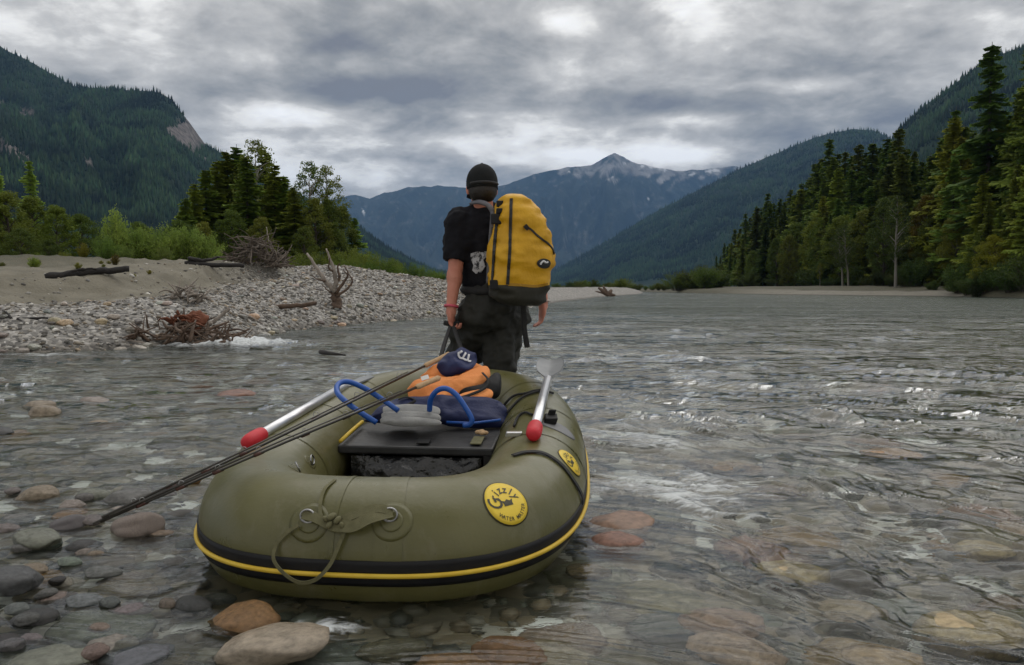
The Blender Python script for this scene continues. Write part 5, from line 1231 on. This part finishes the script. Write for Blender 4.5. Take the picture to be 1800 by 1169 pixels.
for i in range(9):
    x = random.uniform(0, 420); d = random.uniform(17, 24); X_ = (x - CX) / F * d; p = drop(X_, d); h = random.uniform(.10, .24)
    plant('dry_tuft', BUS[2], X_, d, p.z - .03, h, h * 1.2, 'small tuft of dry stems on the sand shelf', 'plant', 'dry tufts on the sand', vary((1.3, 1.0, .7), .3), ('stems', 'foliage'))
for i, (x, y, d) in enumerate(((596, 432, 52), (628, 430, 54), (655, 438, 56), (684, 446, 60), (712, 455, 64), (742, 464, 70), (768, 470, 76), (610, 448, 46), (560, 440, 52), (645, 452, 50), (690, 462, 56), (530, 440, 54), (800, 476, 84), (835, 480, 92))):
    bush_at(x, y, d, (0, 1, 3)[i % 3], .95, 'green bush in the row along the back of the gravel bar', 'bush row behind the gravel bar', vary((.95, 1.0, .6), .25))
for i in range(26):
    x = lerp(975, 1262, (i + random.random() * .6) / 26); d = 185 + 40 * random.random(); X_ = (x - CX) / F * d; h = 1.2 + 2.4 * random.random() + (3.0 if x > 1190 else 0)
    plant('distant_shrub', BUS[i % 4], X_, d, .6, h, h * 1.2, 'small shrub on the far bank at the river bend', 'shrub', 'shrubs at the river bend', vary((.8, .82, .5), .35), ('stems', 'foliage'))

# ------------------------------------------------------------------ driftwood
M_GREYW = mat('weathered_wood', (.17, .14, .115), (.33, .29, .25), .85, 5, bump=.01, bscale=20, stretch=(1, 1, .3))
M_BRWN = mat('wet_brown_wood', (.06, .04, .028), (.14, .09, .06), .8, 6, bump=.01, bscale=20)
M_RED = mat('rusty_root_mass', (.13, .045, .022), (.24, .085, .045), .85, 9, bump=.02, bscale=18)
M_CHAR = mat('charred_wood', (.010, .009, .009), (.03, .026, .024), .8, 8, bump=.02, bscale=16)
def drift(name, label, cat, base, branches, m, part='branch', rnd=.25, seed=0, parts_m=None):
    r = random.Random(seed); p, n = bar_hit(*base)
    d = p.y if p is not None else ground(*base).y
    t = empty(name, at(*base, d)); tag(t, label, cat, 'driftwood on the gravel bar')
    for k, (pl, r0, r1) in enumerate(branches):
        off = (r.random() - .5) * rnd * 2; P = []
        for i, (x, y) in enumerate(pl): P.append(at(x, y, d + off * i / max(len(pl) - 1, 1) - .02))
        A = bez(P, 5 * len(P)); A = [q + Vector(((r.random() - .5), (r.random() - .5), (r.random() - .5))) * r0 * .5 for q in A]
        MB().tube(A, list(np.linspace(r0, r1, len(A))), 7).build(part if k else 'stem', (parts_m or {}).get(k, m), t)
    return t
drift('dead_snag', 'forked dead root snag standing upright on the gravel by the water', 'driftwood', (592, 541),
      [([(591, 543), (590, 525), (589, 508)], .15, .10), ([(589, 512), (572, 494), (555, 470), (540, 444)], .08, .03), ([(589, 508), (590, 485), (582, 460), (574, 437)], .075, .02), ([(590, 515), (604, 497), (612, 482), (607, 470)], .05, .015), ([(591, 522), (612, 506), (619, 490), (603, 476)], .04, .012), ([(589, 500), (597, 486), (593, 470), (598, 462)], .05, .012), ([(572, 494), (560, 492), (548, 484)], .03, .01), ([(586, 478), (578, 470), (580, 452)], .035, .01), ([(589, 520), (578, 512), (566, 500)], .03, .01)], M_BRWN, parts_m={1: M_GREYW, 2: M_GREYW})
drift('driftwood_log', 'pale log with a charred black broken end on the bar crest', 'driftwood', (520, 466), [([(486, 463), (515, 462), (543, 457)], .10, .13), ([(538, 460), (545, 455), (552, 447)], .17, .10), ([(546, 452), (553, 462)], .10, .05)], M_GREYW, parts_m={1: M_CHAR, 2: M_CHAR})
drift('driftwood_log', 'thin brown log lying on the gravel below the snag', 'driftwood', (490, 542), [([(428, 546), (470, 541), (520, 538), (556, 533)], .075, .05)], M_BRWN)
drift('driftwood_log', 'black log lying along the back of the sand', 'driftwood', (150, 484), [([(82, 487), (130, 482), (180, 477), (226, 473)], .10, .07), ([(120, 480), (140, 474), (170, 472)], .04, .02)], M_CHAR)
drift('driftwood_log', 'grey log half hidden under the willows', 'driftwood', (370, 470), [([(325, 463), (370, 466), (430, 467)], .08, .06), ([(330, 455), (362, 458), (385, 452)], .07, .03)], M_CHAR)
drift('bleached_branch', 'bleached bent branch sticking up from the rusty debris', 'branch', (358, 602), [([(357, 600), (358, 585), (366, 572), (385, 558), (402, 543)], .05, .03), ([(372, 568), (352, 580), (338, 590)], .03, .012), ([(362, 576), (345, 572)], .02, .01)], M_GREYW)
drift('bleached_branch', 'pale stick slanting down the gravel right of the debris', 'branch', (440, 562), [([(402, 543), (430, 553), (458, 568), (478, 580)], .035, .02)], M_GREYW)
drift('bleached_branch', 'pale stick half in the water at the foot of the gravel', 'branch', (255, 606), [([(222, 598), (255, 604), (290, 611)], .03, .015)], M_GREYW)
drift('driftwood_log', 'dark branch lying on wet sand at the left edge', 'driftwood', (40, 563), [([(-5, 562), (40, 561), (85, 559)], .035, .015), ([(20, 560), (12, 550), (4, 546)], .02, .008), ([(30, 560), (45, 568), (60, 572)], .02, .008)], M_CHAR)
def tangle(name, label, base, n, w, h, r0, m, seed, lean=0, curl=.6, group='driftwood on the gravel bar', part='root'):
    """a heap of roots or twigs, each its own piece"""
    r = random.Random(seed); p, nn = bar_hit(*base); d = p.y; t = empty(name, p); tag(t, label, 'driftwood', group); s = d / F
    for k in range(n):
        q = r.uniform(-1, 1); hh_ = (1 - abs(q) ** 1.6) * h * .75; c = p + Vector((q * w * .5 * s, r.uniform(-.3, .3) * w * s, r.random() ** .8 * hh_ * s))
        dv = Vector((r.gauss(0, 1), r.gauss(0, .7), r.gauss(.25, .45))).normalized() * r.uniform(.2, .5) * min(w, 90) * s
        e = c + dv; e.z = max(e.z, p.z - .05); c = c - dv * .4; c.z = max(c.z, p.z - .05); md = (c + e) / 2 + Vector((r.uniform(-1, 1), r.uniform(-1, 1), r.uniform(-.5, 1))) * curl * .2 * h * s
        rr = r0 * r.uniform(.4, 1.2); A = bez([c, md, e], 8); MB().tube(A, list(np.linspace(rr, rr * .35, 9)), 5).build(part, m, t)
    return t
tangle('root_clump', 'grey clump of curled roots half buried in the gravel', (325, 528), 34, 62, 34, .035, M_GREYW, 3, 0, 1.2)
tangle('brush_pile', 'brown pile of dead brush and roots on the bar crest', (450, 468), 170, 96, 66, .034, mat('dead_brush', (.09, .07, .055), (.17, .14, .115), .9, 6), 5, 0, .5, part='twig')
tangle('debris_heap', 'low heap of dark twigs at the water edge', (325, 603), 120, 200, 44, .035, M_BRWN, 9, 0, .5, part='twig')
drift('dead_branch', 'two pale dead stems rising from the brush pile', 'branch', (478, 470), [([(487, 472), (480, 450), (473, 425), (468, 399)], .05, .012), ([(474, 470), (470, 448), (467, 420)], .04, .012), ([(482, 455), (488, 440), (490, 430)], .02, .008)], M_GREYW)
p, n = bar_hit(335, 585); rm_ = empty('root_boulder', p); tag(rm_, 'rusty red root mass standing in the debris heap', 'root mass', 'driftwood on the gravel bar')
s = p.y / F
for k, (dx, dz, rx_, rz_) in enumerate(((8, 18, 22, 19), (-14, 4, 16, 10), (2, 6, 26, 12))):
    b = MB().ell((0, 0, 0), (1, 1, 1), None, 28, 18); V = np.array(b.v); V *= (1 + (fbm3(V * 2.2 + k * 9, 4, 7) - .5) * .9)[:, None]
    V = V * np.array((rx_ * s, rx_ * s * .8, rz_ * s)) + np.array((p.x + dx * s, p.y, p.z + dz * s)); b.v = [tuple(v) for v in V]; b.build('root_lump', M_RED, rm_)
r = random.Random(4)
for k in range(16):
    a = r.uniform(0, PI); c = p + Vector((r.uniform(-25, 25) * s, -.2, r.uniform(4, 24) * s)); e = c + Vector((math.cos(a) * 30 * s, r.uniform(-.2, .1), math.sin(a) * 14 * s))
    MB().tube(bez([c, (c + e) / 2 + Vector((0, -.1, .08)), e], 6), [.03, .028, .024, .02, .016, .012, .008], 5).build('root', M_RED, rm_)
q = ground(585, 624); tw_ = empty('floating_stick', q); tag(tw_, 'small dark stick drifting in the river off the bar', 'stick')
MB().tube(bez([ground(563, 621) + Vector((0, 0, .02)), ground(580, 625) + Vector((0, 0, .03)), ground(608, 627) + Vector((0, 0, .02))], 8), [.03, .035, .035, .03, .03, .025, .02, .015, .01], 6).build('stick', M_CHAR, tw_)
q = ground(1068, 521); st_ = empty('beached_stump', q); tag(st_, 'brown root stump stranded on the far sand bar', 'stump')
for k, (x1, y1, rr) in enumerate(((1052, 506, .28), (1060, 503, .22), (1075, 510, .3), (1046, 512, .16), (1081, 519, .25))):
    MB().tube(bez([at(1069, 520, q.y), at((1069 + x1) / 2, (520 + y1) / 2 - 1, q.y), at(x1, y1, q.y + .3)], 6), list(np.linspace(rr * 1.5, rr * .5, 7)), 6).build('root', M_BRWN, st_)

# ------------------------------------------------------------------ stones
M_STONE = mat('wet_river_stone', (.55, .53, .50), (1.3, 1.26, 1.22), .27, 4, 12, bump=.0022, bscale=60, objcol=True, spec=.45, lo=.3, hi=.7)
M_GRAN = mat('speckled_granite', (.45, .40, .38), (1.25, 1.2, 1.15), .6, 55, 3, bump=.004, bscale=60, objcol=True, lo=.40, hi=.56)
def stone_proto(seed, m):
    b = bmesh.new(); bmesh.ops.create_icosphere(b, subdivisions=4, radius=1); V = np.array([tuple(v.co) for v in b.verts])
    n = fbm3(V * 1.3 + seed * 3.7, 3, seed); n2 = fbm3(V * 4 + seed, 2, seed + 3)
    V2 = V * (.78 + .5 * n + .06 * n2)[:, None]
    r = np.random.default_rng(seed)
    for k in range(5):                                    # worn facets
        d = unit(r.normal(size=3)); h = V2 @ d; c = .70 + .2 * r.random(); V2 -= np.maximum(h - c, 0)[:, None] * d * .75
    for v, q in zip(b.verts, V2): v.co = q
    me = bpy.data.meshes.new('stone'); b.to_mesh(me); b.free(); me.materials.append(m); me.polygons.foreach_set('use_smooth', np.ones(len(me.polygons), bool)); return me
STO = [stone_proto(k, M_STONE) for k in range(7)]; GRA = stone_proto(9, M_GRAN)
def stone(x, y, hw, hh, top, color, label, k=None, gran=False, group='stones in the river', asp=.8):
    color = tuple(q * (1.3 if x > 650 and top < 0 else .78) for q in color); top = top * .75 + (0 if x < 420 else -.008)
    """photo point of the stone's middle at the water surface, half width in pixels, height ratio, height of its top"""
    p = ground(x, y); r_ = hw * p.y / F; me = GRA if gran else STO[(k if k is not None else random.randrange(7))]
    o = link('river_stone', me); o.scale = (r_, r_ * asp, r_ * hh); zt = top - r_ * hh * .86
    o.location = (p.x, p.y, zt); o.rotation_euler = (random.uniform(-.15, .15), random.uniform(-.15, .15), random.uniform(-.5, .5)); o.color = (*color, 1)
    tag(o, label, 'stone', group); return o
tan = (.31, .255, .185); pink = (.30, .255, .225); grey = (.15, .15, .145); green = (.22, .235, .19); red_ = (.27, .13, .085); dk = (.06, .06, .06); orange = (.30, .17, .07); yel = (.36, .28, .15)
SL = [(408, 692, 40, .42, .045, red_, 'flat red-brown stone alone in the river left of the raft'), (80, 728, 28, .6, .07, tan, 'rounded tan stone, the nearer of a pair upstream'), (72, 717, 28, .5, .07, tan, 'tan stone just behind the rounded tan one upstream'), (167, 706, 24, .42, .04, pink, 'small flat pinkish stone upstream on the left'), (163, 743, 22, .35, .015, tan, 'barely showing tan stone below the flat pinkish one'), (2, 760, 26, .5, .04, dk, 'dark wet stone at the left edge upstream'),
      (64, 872, 32, .55, .05, tan, 'tan stone at the far edge of the left cobbles'), (124, 889, 24, .55, .03, pink, 'small pink stone among the left cobbles'), (165, 872, 30, .6, .03, green, 'grey-green stone left of the rod tips with water curling over'), (228, 876, 42, .55, .045, grey, 'dark grey-green stone just behind the fishing rods'), (244, 935, 44, .62, .085, pink, 'big speckled pink granite stone below the rod tips'), (122, 924, 30, .6, .045, (.2, .19, .2), 'smooth purple-grey stone left of the pink granite'), (66, 955, 48, .45, .06, green, 'pale green-grey flat stone near the left edge'), (52, 1007, 26, .45, .035, tan, 'small tan stone above the dark boulder'),
      (18, 1040, 48, .62, .10, (.10, .105, .11), 'dark grey boulder at the left picture edge'), (60, 1092, 40, .35, .03, dk, 'black wet stone below the dark boulder'), (222, 1030, 62, .35, -.015, tan, 'long tan stone just under the water left of the raft'), (185, 1092, 92, .36, -.005, green, 'wide green-grey slab under shallow water, lower left'), (425, 1092, 60, .5, .06, orange, 'orange-brown stone in front of the raft'), (480, 1142, 98, .42, .075, (.42, .36, .28), 'broad cream stone in front of the raft, water over its right side'), (65, 1160, 90, .4, .02, green, 'green-grey stone in the bottom left corner'), (235, 1150, 66, .4, .01, (.16, .17, .2), 'bluish stone at the bottom left of the centre'), (385, 1050, 30, .5, -.005, grey, 'grey stone in the raft shadow at its left corner'), (160, 970, 26, .5, .01, (.24, .2, .17), 'small brown stone below the purple-grey one'), (205, 985, 30, .45, .0, (.3, .26, .22), 'small pale stone below the pink granite'), (300, 985, 28, .5, .005, grey, 'small grey stone close to the raft\'s left side'), (338, 852, 18, .6, .05, orange, 'little orange stone touching the raft\'s left edge'), (310, 905, 30, .5, .015, grey, 'grey stone between pink granite and raft'),
      (1090, 920, 66, .45, .05, (.33, .2, .13), 'reddish stone at the raft\'s right side, farther of two'), (1085, 952, 50, .45, .035, (.33, .17, .12), 'reddish stone at the raft\'s right side, nearer of two'), (1395, 995, 66, .4, -.01, yel, 'yellow-tan stone under the water right of centre'), (1565, 795, 50, .35, -.005, orange, 'orange stone under the ripples far right'), (1262, 822, 40, .5, .01, (.24, .18, .12), 'brown stone breaking the ripples right of the raft'), (1705, 1085, 105, .4, -.02, yel, 'largest tan boulder under the water, lower right'), (1292, 1128, 76, .4, -.01, (.34, .24, .17), 'pink-tan stone under the water, bottom right of centre'), (1560, 1145, 74, .4, -.015, (.36, .25, .14), 'tan stone under the water below the yellow one'), (1270, 1082, 76, .35, -.02, (.3, .2, .15), 'brownish pink stone under the water above the pink-tan one'), (900, 1135, 74, .4, -.005, (.24, .13, .075), 'red-brown stone under the stern wake'), (800, 1160, 70, .4, -.005, (.26, .15, .08), 'brown stone at the bottom edge under the stern'), (1030, 1000, 44, .5, .0, (.24, .18, .1), 'brown stone just off the raft\'s right stern'), (1725, 958, 50, .4, -.015, yel, 'yellow stone under the water at the far right'), (1040, 714, 24, .4, .0, (.28, .26, .12), 'olive stone under ripples right of the bow'), (1245, 720, 26, .4, .0, (.26, .25, .13), 'olive stone under ripples farther right of the bow'), (690, 1130, 60, .4, -.01, (.14, .13, .1), 'dark stone in the shadow below the stern'), (1500, 1060, 60, .4, -.03, (.28, .22, .15), 'dim brown stone between the lower right boulders')]
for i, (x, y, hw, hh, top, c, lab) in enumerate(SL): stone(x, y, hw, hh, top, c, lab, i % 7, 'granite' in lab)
for k in range(46):
    x, y = random.uniform(-20, 400), random.uniform(862, 1165)
    if x > 330 and y < 1060: continue
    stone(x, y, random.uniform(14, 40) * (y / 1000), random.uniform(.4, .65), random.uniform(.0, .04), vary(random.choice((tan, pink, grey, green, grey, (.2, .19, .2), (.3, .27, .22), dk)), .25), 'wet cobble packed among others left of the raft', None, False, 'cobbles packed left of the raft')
pal = [tan, tan, orange, (.3, .2, .11),  pink, grey, green, (.2, .16, .11), (.3, .27, .22), (.12, .12, .11), (.34, .28, .18), (.25, .15, .1), (.28, .28, .26)]
cnt = 0
while cnt < 280:
    y = 1.25 + 9 * random.random() ** 1.5; x = random.uniform(-.75, .75) * (y + .4)
    zb = float(bed_z(np.array([x]), np.array([y]))[0]); r_ = random.uniform(.06, .16) * (1 + .35 * random.random())
    lf = x < -.5 and y < 4.2
    r_ = random.uniform(.035, .085) if lf else min(r_, .15)
    h_ = r_ * random.uniform(.45, .7); top = zb + h_ * 1.2
    if not lf: top = min(top, -.05)
    else: top = min(top, .022)
    o = link('river_cobble', STO[random.randrange(7)]); o.scale = (r_, r_ * random.uniform(.7, 1), h_); o.location = (x, y, top - h_ * .86); o.rotation_euler = (0, 0, random.random() * 6.28); o.color = (*vary(random.choice(pal), .2), 1)
    tag(o, 'rounded cobble on the shallow riverbed under the water', 'stone', 'cobbles on the riverbed'); cnt += 1
# pebbles nobody could count
def ico(): 
    b = bmesh.new(); bmesh.ops.create_icosphere(b, subdivisions=1, radius=1); V = np.array([tuple(v.co) for v in b.verts]); Fi = np.array([[v.index for v in f.verts] for f in b.faces]); b.free(); return V, Fi
IV, IF = ico()
OV = np.array([(1, 0, 0), (-1, 0, 0), (0, 1, 0), (0, -1, 0), (0, 0, 1), (0, 0, -1)], float)
def pebbles(name, P, rad, m, label, seed, V0=IV, F0=IF, palette=None):
    r = np.random.default_rng(seed); n = len(P); a = r.random(n) * 6.28; ca, sa = np.cos(a), np.sin(a)
    S_ = np.stack([rad, rad * (.55 + .4 * r.random(n)), rad * (.35 + .35 * r.random(n))], -1)
    V = V0[None] * S_[:, None] * (.82 + .36 * r.random((n, len(V0), 1)))
    X_ = V[..., 0] * ca[:, None] - V[..., 1] * sa[:, None]; Y_ = V[..., 0] * sa[:, None] + V[..., 1] * ca[:, None]
    tl = (r.random((n, 1)) - .5) * .8; V = np.stack([X_, Y_, V[..., 2] + X_ * tl], -1) + P[:, None]
    pl = np.array(palette); c = pl[r.integers(0, len(pl), n)] * (.65 + .7 * r.random((n, 1)))
    me = np_mesh(name, V.reshape(-1, 3), (F0[None] + (np.arange(n) * len(V0))[:, None, None]).reshape(-1, 3), [m], np.repeat(c, len(V0), 0), True)
    return tag(link(name, me), label, None, None, 'stuff')
r = np.random.default_rng(99)
M_PEB = mat('dry_pebble', (.85, .85, .85), (1.1, 1.1, 1.1), .8, 30, attr='Col', spec=.3)
M_PEBW = mat('wet_pebble', (.85, .85, .85), (1.1, 1.1, 1.1), .4, 30, attr='Col', spec=.45)
gpal = [(.12, .115, .105), (.17, .16, .145), (.27, .255, .225), (.19, .182, .17), (.36, .335, .295), (.14, .13, .12), (.44, .42, .38), (.30, .24, .175), (.25, .23, .20), (.55, .53, .49), (.22, .19, .15)]
n = 28000
s_ = r.random(n) ** 1.15 * (np.interp(48, WQ[:, 1], WLn) - np.interp(-14, WQ[:, 0], WLn)) + np.interp(-14, WQ[:, 0], WLn); t_ = -.25 + 9 * r.random(n) ** 1.1
x, y = bar_point(s_, t_); gm = gravel_mask(x, y, t_); keep = r.random(n) < gm * .92 + .08; x, y, t_ = x[keep], y[keep], t_[keep]
P = []
for a, b in zip(x, y): P.append(tuple(drop(a, b)))
P = np.array(P); rad = (.018 + .042 * r.random(len(P)) ** 2.4) * (1 + .02 * (y - 12)); P[:, 2] += rad * .12
pebbles('gravel', P, rad, M_PEB, 'grey and white pebbles covering the gravel bar', 5, palette=gpal, V0=IV, F0=IF)
n = 9000; y = 1.1 + 13 * r.random(n) ** 1.6; x = (r.random(n) * 2 - 1) * .8 * (y + .4); z = bed_z(x, y); rad = .018 + .05 * r.random(n) ** 2
pebbles('riverbed_gravel', np.stack([x, y, z + rad * .1], -1), rad, M_PEBW, 'small pebbles between the cobbles on the riverbed', 6, palette=[(.12, .115, .10), (.2, .17, .13), (.26, .24, .2), (.09, .09, .085), (.3, .24, .17), (.17, .18, .15)])
# single stones of the bar large enough to pick apart
cnt = 0
while cnt < 240:
    s0 = random.uniform(np.interp(-12, WQ[:, 0], WLn), np.interp(32, WQ[:, 1], WLn)); t0 = -.15 + 6.5 * random.random() ** 1.7
    x, y = bar_point(s0, t0)
    if float(gravel_mask(np.array([x]), np.array([y]), np.array([t0]))[0]) < .5: continue
    p = drop(x, y); r_ = random.uniform(.055, .12) * (1.15 if t0 < 1 else .85); o = link('bank_stone', STO[random.randrange(7)])
    o.scale = (r_, r_ * random.uniform(.65, .95), r_ * random.uniform(.45, .65)); o.location = (p.x, p.y, p.z + r_ * .15); o.rotation_euler = (random.uniform(-.2, .2), random.uniform(-.2, .2), random.random() * 6.28); o.color = (*vary(random.choice(gpal + [(.42, .33, .22)] * 2), .15), 1)
    tag(o, 'rounded stone lying among the pebbles of the gravel bar', 'stone', 'stones on the gravel bar'); cnt += 1
